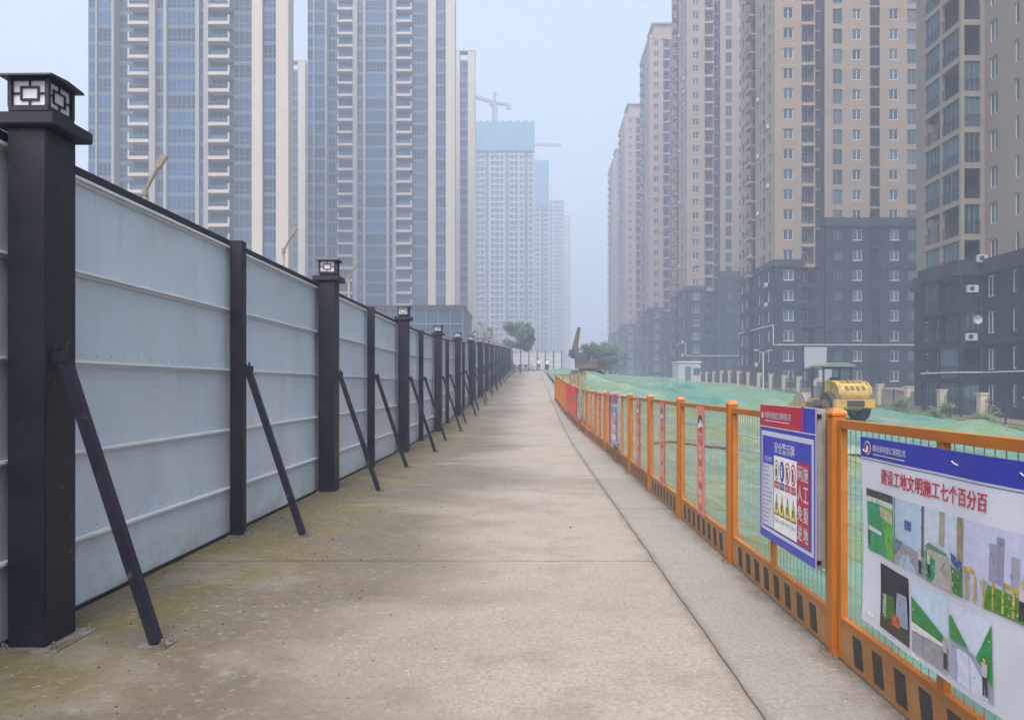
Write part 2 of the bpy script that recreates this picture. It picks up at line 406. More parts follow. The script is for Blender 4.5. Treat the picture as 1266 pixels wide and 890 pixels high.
def site(x, y):
    z = prof(y) + lateral(x)
    e = sstep(1.9, 3.6, x)
    for cx, cy, sx, sy, h in MOUNDS:
        d = ((x - cx) / sx) ** 2 + ((y - cy) / sy) ** 2
        if d < 9: z += e * h * math.exp(-d) * (0.8 if cx < 5 else 0.62)
    return z
def net_z(x, y):
    e = sstep(1.95, 3.2, x) * sstep(31.5, 29, x)
    q = Vector((x * 0.33, y * 0.33, 3.3)); q2 = Vector((x * 1.1, y * 1.1, 7.1))
    q3 = Vector((x * 0.55 + 5, y * 0.8 + 2 * noise.noise(q), 1.2)); q4 = Vector((x * 2.1, y * 1.4, 2.2))
    f = noise.fractal(q, 1.0, 2.0, 3) * 0.16 + (0.5 - abs(noise.noise(q3))) * 0.24 + (0.4 - abs(noise.noise(q2))) * 0.13 + (0.4 - abs(noise.noise(q4))) * 0.06
    return site(x, y) + 0.06 + e * f

xs = [-1400, -700, -300, -120, -60, -30, -15, -8, -4.4, -3.4, -3.2, 1.75, 1.9, 2.3, 2.8] + [3.5 + 1.25 * i for i in range(26)] + [36.5, 40, 50, 70, 120, 300, 700, 1400]
ys = [-60, -30, -15, -6] + [2.0 * i for i in range(65)] + [135, 150, 180, 240, 320, 450, 700, 1000, 1450]
g = MB()
def ground_z(x, y):
    if -3.4 < x < 1.85: return prof(y) - 0.2
    if 1.85 <= x <= 31.5 and -2 < y < 118: return site(x, y) - 0.4 * sstep(1.85, 2.6, x) * sstep(32.5, 30, x) - (0.2 if x < 2.4 else 0)
    return site(x, y) - (0.06 if x <= -3.4 else 0)
for y in ys:
    for x in xs: g.v.append((x, y, ground_z(x, y)))
nx = len(xs)
for j in range(len(ys) - 1):
    for i in range(nx - 1):
        k = j * nx + i; g.f.append((k, k + 1, k + 1 + nx, k + nx)); g.m.append(0)
ob("ground", g.mesh("ground", 'soil', smooth=True), kind="structure", label="bare earth ground under the whole site")

# green dust net over the site
g = MB(); st = 0.34
NX, NY = int((31.2 - 1.93) / st), int(112 / st)
for j in range(NY + 1):
    for i in range(NX + 1):
        x, y = 1.93 + i * st, 0.2 + j * st
        g.v.append((x, y, net_z(x, y)))
for j in range(NY):
    for i in range(NX):
        k = j * (NX + 1) + i; g.f.append((k, k + 1, k + 2 + NX, k + 1 + NX)); g.m.append(0)
ob("dust_net", g.mesh("dust_net", 'net', smooth=True), kind="stuff", label="wrinkled teal green dust net spread over the building site", cat="net")

# path: base sheet with recessed joints and every slab a piece
def strip_z(mb, x0, x1, y0, y1, off, th, m=0, dx0=None, dx1=None):
    n = max(1, int((y1 - y0) / 1.5)); i = len(mb.v)
    for k in range(n + 1):
        y = y0 + (y1 - y0) * k / n; z = prof(y) + off
        for x, zz in ((x0, z - th), (x1, z - th), (x1, z), (x0, z)): mb.v.append((x, y, zz))
    for k in range(n):
        a = i + 4 * k; c = a + 4
        mb.f += [(a + 3, a + 2, c + 2, c + 3), (a + 1, c + 1, c + 2, a + 2), (a, a + 3, c + 3, c)]; mb.m += [m] * 3
    a = i; c = i + 4 * n
    mb.f += [(a, a + 1, a + 2, a + 3), (c + 3, c + 2, c + 1, c)]; mb.m += [m] * 2
YEND = 107.0
g = MB(); strip_z(g, -3.36, 1.80, -4.0, YEND, -0.006, 0.12)
path = ob("path", g.mesh("path", 'joint'), kind="structure", label="long concrete path between the hoarding and the orange fence")
ydiv = [-3.9] + [0.35 + 6.0 * k for k in range(18)]
def slab_mesh(x0, x1, y0, y1, jit0, jit1, off):
    """one slab: jagged worn edges, slightly uneven top, rounded into its joints."""
    n = max(4, int((y1 - y0) / 0.12)) if y0 < 30 else 8
    nxs = 40 if (y0 < 20 and x1 - x0 > 2) else 8
    rowx = [i / nxs for i in range(nxs + 1)]
    m = MB()
    for j in range(n + 1):
        y = y0 + (y1 - y0) * j / n
        ja = noise.noise(Vector((x0 * 3, y * 2.3, 1.7))) * jit0 + noise.noise(Vector((x0, y * 9, 4.0))) * jit0 * 0.5
        jb = noise.noise(Vector((x1 * 3, y * 2.3, 1.7))) * jit1 + noise.noise(Vector((x1, y * 9, 4.0))) * jit1 * 0.5
        for t in rowx:
            x = x0 + ja + (x1 + jb - x0 - ja) * t
            yy = y
            if j == 0: yy += 0.004 + abs(noise.noise(Vector((x * 5, y0, 2.2)))) * 0.012
            if j == n: yy -= 0.004 + abs(noise.noise(Vector((x * 5, y1, 6.2)))) * 0.012
            edge = j in (0, n) or t in (0.0, 1.0)
            z = prof(yy) + off + 0.0025 * noise.noise(Vector((x * 1.3, yy * 1.3, 0))) - (0.005 if edge else 0)
            m.v.append((x, yy, z))
    w_ = nxs + 1
    for j in range(n):
        for i in range(nxs):
            k = j * w_ + i; m.f.append((k, k + 1, k + 1 + w_, k + w_)); m.m.append(0)
    rim = [i for i in range(w_)] + [j * w_ + nxs for j in range(1, n + 1)] + [n * w_ + i for i in range(nxs - 1, -1, -1)] + [j * w_ for j in range(n - 1, 0, -1)]
    base_i = len(m.v)
    for k in rim: p = m.v[k]; m.v.append((p[0], p[1], p[2] - 0.03))
    for q in range(len(rim)):
        r2 = (q + 1) % len(rim); m.f.append((rim[q], base_i + q, base_i + r2, rim[r2])); m.m.append(0)
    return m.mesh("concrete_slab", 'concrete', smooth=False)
for a, c in zip(ydiv[:-1], ydiv[1:]):
    for x0, x1, j0, j1 in ((-3.34, 1.046, 0.0, 0.011), (1.060, 1.79, 0.008, 0.0)):
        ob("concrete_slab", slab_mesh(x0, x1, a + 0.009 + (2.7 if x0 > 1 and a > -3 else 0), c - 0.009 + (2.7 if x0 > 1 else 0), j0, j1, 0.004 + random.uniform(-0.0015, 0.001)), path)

# ------------------------------------------------------------------ hoarding on the left
XP = -3.05          # panel plane
STEP = 3.08
H = 2.88
hoard = thing("hoarding_fence", "long grey sheet hoarding with black posts and slanted braces along the path", "fence", (0, 0, 0))
def bay_T(y, dy):
    z0, z1 = prof(y), prof(y + dy)
    # shear so the bay follows the slope while its ends stay upright
    T = Matrix.Identity(4); T[2][1] = (z1 - z0) / dy
    return Matrix.Translation((XP, y, z0)) @ T
zr = [0.03, 0.48, 1.06, 1.66, 2.26, H]
def sheared(mb, y, dy): 
    T = bay_T(y, dy); q = MB(); q.add(mb, T); return q
bays = [4.35 + STEP * k for k in range(-2, 32)]
flat_cache = {}
def bay_mesh(key, builder, y, dy, mats):
    s = round((prof(y + dy) - prof(y)) / dy, 4)
    k = (key, s)
    if k not in flat_cache:
        mb = MB(); builder(mb)
        T = Matrix.Identity(4); T[2][1] = s
        q = MB(); q.add(mb, T); flat_cache[k] = q.mesh(key, mats)
    return flat_cache[k]
for bi, y in enumerate(bays):
    loc = (XP, y, prof(y))
    for k in range(5):
        zb, zt = zr[k] + (0.004 if k else 0.0), zr[k + 1] - 0.004
        x_off = -0.004 * (k % 2)
        def bsheet(mb, zb=zb, zt=zt, x_off=x_off): mb.box(-0.03 + x_off, 0.0 + x_off, 0.01, STEP - 0.01, zb, zt)
        ob("panel", bay_mesh("panel%d" % k, bsheet, y, STEP, 'sheet'), hoard, loc)
    for k in range(1, 6):
        z = zr[k]
        def brail(mb, z=z):
            mb.box(0.003, 0.045, 0.0, STEP, z - 0.006, z + 0.012)      # outstanding lip
            mb.box(0.003, 0.010, 0.0, STEP, z - 0.028, z - 0.0062)     # flat leg on the sheet
        ob("rail", bay_mesh("rail%d" % k, brail, y, STEP, 'rail'), hoard, loc)
    def bcap(mb): mb.box(-0.06, 0.035, 0.0, STEP, H + 0.018, H + 0.075)
    ob("top_capping", bay_mesh("top_capping", bcap, y, STEP, 'black'), hoard, loc)
    def bfoot(mb): mb.box(-0.04, 0.02, 0.0, STEP, -0.02, 0.028)
    ob("foot_channel", bay_mesh("foot_channel", bfoot, y, STEP, 'black'), hoard, loc)

# rivet rows on the bays close to the camera
rm = MB()
for z in [0.09 + 0.11 * k for k in range(25)]:
    for yy in (0.17, STEP - 0.17): rm.tube((0.0, yy, z), (0.004, yy, z), 0.0042, 6)
for k in range(14):
    for z in (zr[1] + 0.05, zr[3] + 0.05): rm.tube((0.0, 0.3 + 0.18 * k, z), (0.004, 0.3 + 0.18 * k, z), 0.0036, 6)
rm = rm.mesh("rivet", 'spandrel')
for y in bays[:5]: ob("rivet", rm, hoard, (XP, y, prof(y)), kind="stuff")

# posts
def big_post_mesh():
    m = MB(); m.box(-0.11, 0.11, -0.14, 0.14, 0.012, 2.97); return m.mesh("post", 'black', bevel=0.006)
def cap_mesh():
    m = MB(); m.box(-0.185, 0.185, -0.19, 0.19, 2.975, 3.045); return m.mesh("post_cap", 'black', bevel=0.006)
def slim_mesh():
    m = MB(); m.box(-0.06, 0.06, -0.06, 0.06, 0.01, 2.95); return m.mesh("slim_post", 'black', bevel=0.005)
def rear_mesh():
    m = MB(); m.box(-0.05, 0.05, -0.07, 0.07, 0.0, 2.97); return m.mesh("rear_post", 'black', bevel=0.004)
def plate_mesh(a, c, bolts):
    m = MB(); m.box(-a, a, -c, c, 0.0, 0.012)
    for sx, sy in bolts:
        m.tube((sx, sy, 0.012), (sx, sy, 0.03), 0.017, 6); m.tube((sx, sy, 0.03), (sx, sy, 0.055), 0.009, 6)
    return m.mesh("base_plate", 'galv')
def brace_mesh():
    m = MB(); m.bar((0, 0, 1.66), (0.545, 0, 0.02), 0.06, 0.06, up=(0, 1, 0)); 
    return m.mesh("brace", 'black', bevel=0.004)
def clip_mesh():
    m = MB(); m.box(-0.045, 0.05, -0.035, 0.035, 1.64, 1.70); m.tube((0.02, 0, 1.70), (0.02, 0, 1.735), 0.011, 6); m.tube((-0.02, 0.02, 1.70), (-0.02, 0.02, 1.72), 0.011, 6)
    return m.mesh("brace_clip", 'black')
me_big, me_cap, me_slim, me_rear = big_post_mesh(), cap_mesh(), slim_mesh(), rear_mesh()
me_bp = plate_mesh(0.19, 0.21, [(0.155, -0.17), (0.155, 0.17), (-0.12, -0.185)])
me_sp = plate_mesh(0.10, 0.10, [(0.08, -0.08), (0.08, 0.08)])
me_brace, me_clip = brace_mesh(), clip_mesh()
me_foot = plate_mesh(0.085, 0.075, [(0.062, 0.045), (0.062, -0.045)])
def lantern():
    t = thing("post_lantern", "black lattice box lantern with white panes on a hoarding post", "lantern", group="lanterns on the hoarding posts")
    m = MB(); m.box(-0.085, 0.085, -0.085, 0.085, 0, 0.025); m.box(-0.118, 0.118, -0.118, 0.118, 0.025, 0.05); ob("base", m.mesh("lantern_base", 'black', bevel=0.003), t)
    m = MB(); m.box(-0.098, 0.098, -0.098, 0.098, 0.05, 0.215); ob("pane", m.mesh("lantern_pane", 'lampglass'), t)
    m = MB()
    for sx in (-1, 1):
        for sy in (-1, 1): m.box(sx * 0.108 - 0.011, sx * 0.108 + 0.011, sy * 0.108 - 0.011, sy * 0.108 + 0.011, 0.05, 0.215)
    for k in range(4):
        T = Matrix.Rotation(k * math.pi / 2, 4, 'Z')
        y = -0.108; a = 0.009
        m.box(-0.097, 0.097, y, y + a, 0.05, 0.062, T=T); m.box(-0.097, 0.097, y, y + a, 0.203, 0.2149, T=T)
        for z in (0.095, 0.167): m.box(-0.05, 0.05, y + 0.0002, y + a, z - 0.005, z + 0.005, T=T)
        for x in (-0.05, 0.05): m.box(x - 0.005, x + 0.005, y, y + a, 0.09, 0.172, T=T)
        m.box(-0.0045, 0.0045, y, y + a, 0.172, 0.203, T=T); m.box(-0.0045, 0.0045, y, y + a, 0.062, 0.09, T=T)
        for x0, x1 in ((-0.097, -0.055), (0.055, 0.097)): m.box(x0, x1, y, y + a, 0.1265, 0.1355, T=T)
    ob("lattice", m.mesh("lantern_lattice", 'black'), t)
    m = MB(); m.prism([(-0.155, 0.216), (0.155, 0.216), (0.148, 0.229), (0.0, 0.242), (-0.148, 0.229)], -0.155, 0.155)
    ob("roof", m.mesh("lantern_roof", 'black'), t)
    return t
lan0 = None
for k in range(-2, 33):
    y = 4.35 + STEP * k; z = prof(y)
    if k % 2 == 0:
        xo = -2.875
        p = ob("post", me_big, hoard, (xo, y, z)); ob("post_cap", me_cap, p); ob("base_plate", me_bp, p, (0.02, 0, 0.0))
        ob("rear_post", me_rear, hoard, (-3.165, y, z))
        if lan0 is None: lan0 = lantern(); l = lan0
        else: l = copy_tree(lan0)
        l.location = (xo, y - 0.005, z + 3.046)
        l.rotation_euler = (0, 0, R(random.uniform(-2, 2)))
        xb = xo + 0.165
    else:
        xo = -2.945
        p = ob("slim_post", me_slim, hoard, (xo, y, z)); ob("base_plate", me_sp, p, (0.02, 0, 0.0))
        xb = xo + 0.115
    b_ = ob("brace", me_brace, hoard, (xb - 0.0, y - 0.05 + random.uniform(-0.02, 0.02), z)); b_.rotation_euler = (0, 0, R(random.uniform(-2.5, 2.5)))
    ob("foot_plate", me_foot, b_, (0.545, 0, 0.001)); ob("brace_clip", me_clip, b_, (-0.01, 0, 0))

# white sheet fence across the end of the path
YC = 104.5; zc = prof(YC)
cf = thing("site_end_fence", "white sheet fence with dark posts closing the far end of the path", "fence", (0, YC, zc))
mp_ = MB(); mp_.box(0.06, 1.10, -0.02, 0.02, 0.05, 2.45); mp_ = mp_.mesh("panel", 'white')
mq_ = MB(); mq_.box(-0.06, 0.06, -0.08, 0.06, 0, 2.75); mq_ = mq_.mesh("post", 'black')
mr_ = MB(); mr_.box(0.06, 1.10, -0.05, -0.021, 0.8, 0.85); mr_.box(0.06, 1.10, -0.05, -0.021, 1.6, 1.65); mr_ = mr_.mesh("rail", 'rail')
for k in range(9):
    x = -5.0 + 1.16 * k
    ob("post", mq_, cf, (x, 0, 0))
    if k < 8: ob("panel", mp_, cf, (x, 0, 0)); ob("rail", mr_, cf, (x, 0, 0))

# ------------------------------------------------------------------ orange mesh fence
def xfence(y):
    pts = [(-10, 1.70), (18, 1.70), (24, 1.52), (30, 1.34), (39, 1.24)]
    for (a, xa), (c, xc) in zip(pts[:-1], pts[1:]):
        if y <= c: return xa + (xc - xa) * (y - a) / (c - a)
    return pts[-1][1]
PW = 2.15
guard = thing("guard_fence", "orange wire mesh guard fence with black striped kick plates", "fence", (0, 0, 0))
def gpost():
    m = MB(); m.box(-0.04, 0.04, -0.04, 0.04, 0.0, 1.335); return m.mesh("post", 'orange', bevel=0.005)
def gcap():
    m = MB(); a = 0.044
    m.box(-a, a, -a, a, 1.336, 1.35)
    i = len(m.v); m.v += [(-a, -a, 1.35), (a, -a, 1.35), (a, a, 1.35), (-a, a, 1.35), (-.024, -.024, 1.377), (.024, -.024, 1.377), (.024, .024, 1.377), (-.024, .024, 1.377)]
    m.f += [(i+4, i+5, i+6, i+7)] + [(i + k, i + (k + 1) % 4, i + 4 + (k + 1) % 4, i + 4 + k) for k in range(4)]; m.m += [0] * 5
    return m.mesh("post_cap", 'orange')
def gfoot():
    m = MB(); m.box(-0.075, 0.075, -0.075, 0.075, 0, 0.01)
    for sx in (-1, 1):
        for sy in (-1, 1): m.tube((sx * .055, sy * .055, .01), (sx * .055, sy * .055, .035), .011, 6)
    return m.mesh("foot_plate", 'galv')
# panel in local coordinates: +y along the fence from one post to the next
A0, A1 = 0.062, PW - 0.062
def gframe():
    m = MB()
    m.box(-0.02, 0.02, A0, A1, 1.27, 1.315)
    m.box(-0.018, 0.018, A0, A0 + 0.04, 0.02, 1.2699); m.box(-0.018, 0.018, A1 - 0.04, A1, 0.02, 1.2699)
    m.box(-0.0175, 0.0175, A0 + 0.04, A1 - 0.04, 0.222, 0.245)
    return m.mesh("guard_panel", 'orange')
def gwire():
    m = MB()
    n = 30
    for k in range(1, n):
        y = A0 + 0.04 + (A1 - A0 - 0.08) * k / n
        m.tube((0.006, y, 0.245), (0.006, y, 1.27), 0.0021, 4, cap=False)
    for k in range(1, 6):
        z = 0.245 + 1.025 * k / 6
        m.tube((0.002, A0 + 0.04, z), (0.002, A1 - 0.04, z), 0.0021, 4, cap=False)
    return m.mesh("wire_mesh", 'wire')
def gkick():
    m = MB(); m.box(-0.014, 0.0, A0 + 0.041, A1 - 0.041, 0.015, 0.2215); return m.mesh("kick_plate", 'kick')
def gstripe():
    m = MB(); m.prism([(-0.064, 0.045), (0.036, 0.045), (0.064, 0.195), (-0.036, 0.195)], -0.0165, -0.0145); return m.mesh("stripe", 'stripe')
def gstile():
    m = MB(); m.box(-0.016, 0.016, PW / 2 - 0.022, PW / 2 + 0.022, 0.2455, 1.2695); return m.mesh("stile", 'orange')
mgp, mgc, mgf, mfr, mwi, mki, mst, mstl = gpost(), gcap(), gfoot(), gframe(), gwire(), gkick(), gstripe(), gstile()
mwi_name = mwi
ypos = [1.97 + PW * k for k in range(-2, 18)]
def add_panel(T):
    p = ob("guard_panel", mfr, guard, T=T)
    ob("wire_mesh", mwi, p, kind="stuff"); kp = ob("kick_plate", mki, guard, T=T); ob("stile", mstl, p)
    for q in range(8): ob("stripe", mst, kp, (0, A0 + 0.13 + (A1 - A0 - 0.26) * (q + 0.5) / 8, 0))
def add_gpost(x, y, z):
    p = ob("post", mgp, guard, (x, y, z)); ob("post_cap", mgc, p); ob("foot_plate", mgf, p)
def panel_T(x0, y0, x1, y1):
    a = math.atan2(-(x1 - x0), y1 - y0); dl = math.hypot(x1 - x0, y1 - y0)
    z0, z1 = prof(y0), prof(y1)
    return Matrix.Translation((x0, y0, z0)) @ Matrix.Rotation(a, 4, 'Z') @ Matrix.Rotation(math.atan2(z1 - z0, dl), 4, 'X')
for k, y in enumerate(ypos):
    x = xfence(y); add_gpost(x, y, prof(y))
    if k < len(ypos) - 1: add_panel(panel_T(x, y, xfence(ypos[k + 1]), ypos[k + 1]))
# return leg turning away at the far end
ye = ypos[-1]; xe = xfence(ye)
pv = (xe, ye)
for q in range(3):
    nxp = (pv[0] + 0.55, pv[1] + 2.05) if q else (pv[0] + 0.9, pv[1] + 1.93)
    T = panel_T(pv[0], pv[1], nxp[0], nxp[1]); add_panel(T); add_gpost(nxp[0], nxp[1], prof(nxp[1])); pv = nxp

# ------------------------------------------------------------------ printed signs
def text_polys(body, size, bold=0.0):
    c = bpy.data.curves.new("t", 'FONT'); c.body = body; c.size = size; c.offset = min(bold, 0.006); c.resolution_u = 2; c.fill_mode = 'FRONT'
    o = bpy.data.objects.new("t", c); COL.objects.link(o)
    dg = bpy.context.evaluated_depsgraph_get(); dg.update()
    me = bpy.data.meshes.new_from_object(o.evaluated_get(dg))
    V = [v.co.copy() for v in me.vertices]; F = [tuple(p.vertices) for p in me.polygons]
    bpy.data.objects.remove(o); bpy.data.curves.remove(c); bpy.data.meshes.remove(me)
    return V, F

def srgb(r, g_, b):
    f = lambda q: (q / 255) / 12.92 if q <= 10 else (((q / 255) + 0.055) / 1.055) ** 2.4
    return (f(r), f(g_), f(b))

class Print:
    """flat print laid on a sheet: (u right, v up) -> 3D through f; each layer a hair in front."""
    def __init__(s, f): s.f = f; s.v = []; s.q = []; s.c = []; s.n = 0
    def poly(s, pts, col, lay):
        i = len(s.v); s.v += [s.f(u, v, lay) for u, v in pts]; s.q.append(tuple(range(i, i + len(pts)))); s.c.append(col)
    def rect(s, u0, v0, u1, v1, col, lay=1, cell=0.07):
        nu, nv = max(1, math.ceil((u1 - u0) / cell)), max(1, math.ceil((v1 - v0) / cell))
        for a in range(nu):
            for c in range(nv):
                ua, ub = u0 + (u1 - u0) * a / nu, u0 + (u1 - u0) * (a + 1) / nu
                va, vb = v0 + (v1 - v0) * c / nv, v0 + (v1 - v0) * (c + 1) / nv
                s.poly([(ua, va), (ub, va), (ub, vb), (ua, vb)], col, lay)
    def disc(s, u, v, r, col, lay, n=18, ry=None):
        ry = ry or r
        s.poly([(u + r * math.cos(2 * math.pi * k / n), v + ry * math.sin(2 * math.pi * k / n)) for k in range(n)], col, lay)
    def text(s, body, u0, v0, u1, v1, col, lay=3, bold=0.012):
        V, F = text_polys(body, 1.0, bold)
        if not V: return
        ax, bx = min(p.x for p in V), max(p.x for p in V); ay, by = min(p.y for p in V), max(p.y for p in V)
        i = len(s.v)
        for p in V:
            s.v.append(s.f(u0 + (u1 - u0) * (p.x - ax) / (bx - ax), v0 + (v1 - v0) * (p.y - ay) / (by - ay), lay))
        for q in F: s.q.append(tuple(i + k for k in q)); s.c.append(col)
        if bold > 0.01:                       # heavier strokes: a second pass a stroke's fraction to the side
            d = 0.045 * (u1 - u0) / max(1, len(body)); i = len(s.v)
            for p in V: s.v.append(s.f(u0 + d + (u1 - u0) * (p.x - ax) / (bx - ax), v0 + (v1 - v0) * (p.y - ay) / (by - ay), lay + 0.3))
            for q in F: s.q.append(tuple(i + k for k in q)); s.c.append(col)
    def mesh(s, name, m_='print'):
        me = bpy.data.meshes.new(name); me.from_pydata(s.v, [], s.q)
        a = me.color_attributes.new("ink", 'FLOAT_COLOR', 'CORNER')
        for p, c in zip(me.polygons, s.c):
            for li in p.loop_indices: a.data[li].color = (*c, 1)
        me.materials.append(M[m_]); me.update(); return me

WHITE = (0.50, 0.53, 0.62); BLUE = (0.025, 0.032, 0.32); RED = (0.42, 0.018, 0.04); DARK = (0.03, 0.03, 0.04)

# --- large vinyl banner on the nearest panel
BW, BH = 1.60, 0.90
def banner_pos(u, v, lay):
    x = 0.012 * math.sin(u * 4.2 + 0.6) + 0.008 * math.sin(v * 6 + u * 2.5) + 0.006 * math.sin(u * 11)
    edge = 0.018 * math.sin(math.pi * v / BH) * math.exp(-u * 9)
    sag = -0.012 * math.sin(u * 3.1) * (1 - v / BH)
    return (-0.006 - 0.02 + x * 0.6 - lay * 0.0014, -(u + edge * 1.2), v + sag)
ban = thing("site_banner", "white vinyl banner with blue header, red title and photographs on orange fence", "banner", (1.655, 3.66, 0.35))
P = Print(banner_pos)
P.rect(0, 0, BW, BH, WHITE, 0, 0.05)
bs = P.mesh("banner_sheet"); ob("banner_sheet", bs, ban)
P = Print(banner_pos)
P.rect(0, BH - 0.095, BW, BH, BLUE, 1, 0.05)
P.rect(0, BH - 0.108, BW, BH - 0.104, (0.10, 0.10, 0.25), 1, 0.05)
LC = BH - 0.050
P.disc(0.07, LC, 0.033, WHITE, 2); P.disc(0.07, LC, 0.028, (0.42, 0.03, 0.04), 3)
P.poly([(0.043, LC + 0.004), (0.097, LC + 0.004), (0.085, LC + 0.022), (0.07, LC + 0.027), (0.055, LC + 0.022)], (0.03, 0.035, 0.09), 4)
P.poly([(0.058, LC - 0.016), (0.072, LC + 0.018), (0.088, LC + 0.004), (0.077, LC - 0.02)], WHITE, 5)
P.text("建设天源科技建设工程有限公司", 0.12, LC - 0.012, 0.44, LC + 0.020, WHITE, 2, 0.02)
P.rect(0.12, LC - 0.0285, 0.435, LC - 0.0235, (0.6, 0.62, 0.72), 2)
for k in range(26): P.rect(0.123 + k * 0.0118, LC - 0.0285, 0.1255 + k * 0.0118, LC - 0.0235, BLUE, 3)
P.text("建设工地文明施工七个百分百", 0.205, 0.697, 1.03, 0.768, RED, 2, 0.028)
def figure(u, v, h, lay):
    P.disc(u, v + h * 0.92, h * 0.07, (0.5, 0.45, 0.1), lay, 8)
    P.poly([(u - h * .10, v + h * .5), (u + h * .10, v + h * .5), (u + h * .13, v + h * .85), (u - h * .13, v + h * .85)], (0.45, 0.42, 0.45), lay)
    P.poly([(u - h * .10, v), (u - h * .02, v), (u, v + h * .4), (u + h * .03, v), (u + h * .11, v), (u + h * .09, v + h * .5), (u - h * .09, v + h * .5)], DARK, lay)
ob("banner_print", P.mesh("banner_print"), ban)
def inside(x, y, pts):
    r_ = False; j = len(pts) - 1
    for i in range(len(pts)):
        (xi, yi), (xj, yj) = pts[i], pts[j]
        if (yi > y) != (yj > y) and x < (xj - xi) * (y - yi) / (yj - yi) + xi: r_ = not r_
        j = i
    return r_
def photo(u, v, W, Hh, items, figs=()):
    global P
    P = Print(banner_pos); s_polys, s_cols = [], []
    for it in items:
        kind = it[0]
        if kind == 'p': s_polys.append([(u + a * W, v + c * Hh) for a, c in it[1]]); s_cols.append(it[2])
        elif it[5] not in (SKYB, PALE) or it[3] - it[1] < 0.9: s_polys.append([(u + it[1] * W, v + it[2] * Hh), (u + it[3] * W, v + it[2] * Hh), (u + it[3] * W, v + it[4] * Hh), (u + it[1] * W, v + it[4] * Hh)]); s_cols.append(it[5])
        if kind == 'r': P.rect(u + it[1] * W, v + it[2] * Hh, u + it[3] * W, v + it[4] * Hh, it[5], it[6])
        elif kind == 'p': P.poly([(u + a * W, v + c * Hh) for a, c in it[1]], it[2], it[3])
    rq = random.Random(int(u * 1000 + v * 77))
    base_items = list(zip(list(s_polys), list(s_cols)))
    for pts, col in base_items:                       # broken tone inside every shape: leaves, windows, kerbs, scaffolding
        us = [q[0] for q in pts]; vs = [q[1] for q in pts]
        aw, ah = max(us) - min(us), max(vs) - min(vs); n_ = int(min(60, 6 + aw * ah * 2600))
        sky_like = col[2] > col[0] and col[2] > 0.4
        for _ in range(6 if sky_like else n_):
            a_, c_ = rq.uniform(min(us), max(us)), rq.uniform(min(vs), max(vs))
            if not all(inside(a_ + da, c_ + dc, pts) for da in (-.007, .007) for dc in (-.008, .008)): continue
            k_ = rq.uniform(0.9, 1.06) if sky_like else rq.choice((0.7, 0.82, 0.92, 1.1, 1.25))
            w_, h_ = rq.uniform(.0015, .006), rq.uniform(.0015, .007)
            jc = tuple(min(0.6, q * k_ * rq.uniform(.9, 1.1)) for q in col)
            P.poly([(a_ - w_, c_ - h_ * .6), (a_ + w_ * .7, c_ - h_), (a_ + w_, c_ + h_ * .8), (a_ - w_ * .6, c_ + h_)], jc, 4.4 + rq.random() * .4)
    for f_ in figs: figure(*f_)
    ob("photograph", P.mesh("photograph", 'photo'), ban)
SKYB = (0.36, 0.48, 0.62); PALE = (0.44, 0.52, 0.62); GREY = (0.28, 0.28, 0.33); GRN = (0.03, 0.20, 0.045); TGRN = (0.035, 0.27, 0.13); TOW = (0.33, 0.30, 0.25); YEL = (0.42, 0.29, 0.05); PURP = (0.30, 0.32, 0.45)
# upper row
photo(0.05, 0.36, 0.275, 0.295, [('r', 0, 0, 1, 1, TGRN, 1), ('r', 0, .88, 1, 1, (0.05, 0.06, 0.06), 2), ('r', 0, .8, 1, .88, (0.5, 0.55, 0.5), 2),
    ('p', [(.05, 0), (.25, .75), (.4, .78), (.28, 0)], (0.04, 0.30, 0.15), 2), ('p', [(.55, .8), (1, .8), (1, 0), (.75, 0)], (0.12, 0.42, 0.06), 2),
    ('p', [(.5, .78), (1, .72), (1, .55), (.55, .62)], (0.45, 0.43, 0.30), 3), ('p', [(.6, .72), (.72, .7), (.72, .64), (.62, .65)], (0.4, 0.2, 0.3), 4),
    ('p', [(.03, .42), (.58, .38), (.58, .32), (.03, .34)], WHITE, 4), ('p', [(.02, .1), (.1, .1), (.1, .42), (.02, .42)], (0.05, 0.1, 0.06), 3)])
photo(0.335, 0.36, 0.265, 0.295, [('r', 0, 0, 1, 1, SKYB, 1), ('p', [(0, 0), (1, 0), (1, .18), (.62, .36), (.35, .36), (0, .12)], GREY, 2),
    ('r', 0.02, .36, .05, 1, (0.10, 0.13, 0.2), 2), ('r', .93, .15, 1, 1, (0.09, 0.12, 0.18), 2), ('r', .40, .58, .62, .72, (0.06, 0.11, 0.28), 2),
    ('p', [(0, .12), (0, .4), (.35, .38)], (0.12, 0.2, 0.28), 3), ('p', [(.6, .36), (1, .18), (1, .3)], (0.25, 0.3, 0.3), 3)], [(0.575, 0.375, 0.11, 5)])
photo(0.61, 0.36, 0.28, 0.295, [('r', 0, 0, 1, 1, PALE, 1), ('r', .38, .55, .52, 1, TOW, 2), ('r', .85, .25, 1, 1, (0.25, 0.22, 0.15), 2),
    ('p', [(0, 0), (1, 0), (1, .42), (0, .46)], (0.36, 0.36, 0.34), 2), ('p', [(0, 0), (.28, 0), (.35, .3), (0, .4)], TGRN, 3), ('p', [(.35, 0), (.75, 0), (.62, .4), (.45, .4)], (0.36, 0.30, 0.28), 3),
    ('p', [(.75, 0), (1, 0), (1, .3), (.7, .35)], GRN, 3), ('p', [(.7, .52), (.98, .44), (.98, .3), (.74, .4)], (0.03, 0.07, 0.30), 4), ('p', [(.0, .46), (.6, .42), (.6, .47), (.1, .53)], (0.08, 0.2, 0.12), 3)], [(0.645, 0.38, 0.10, 5)])
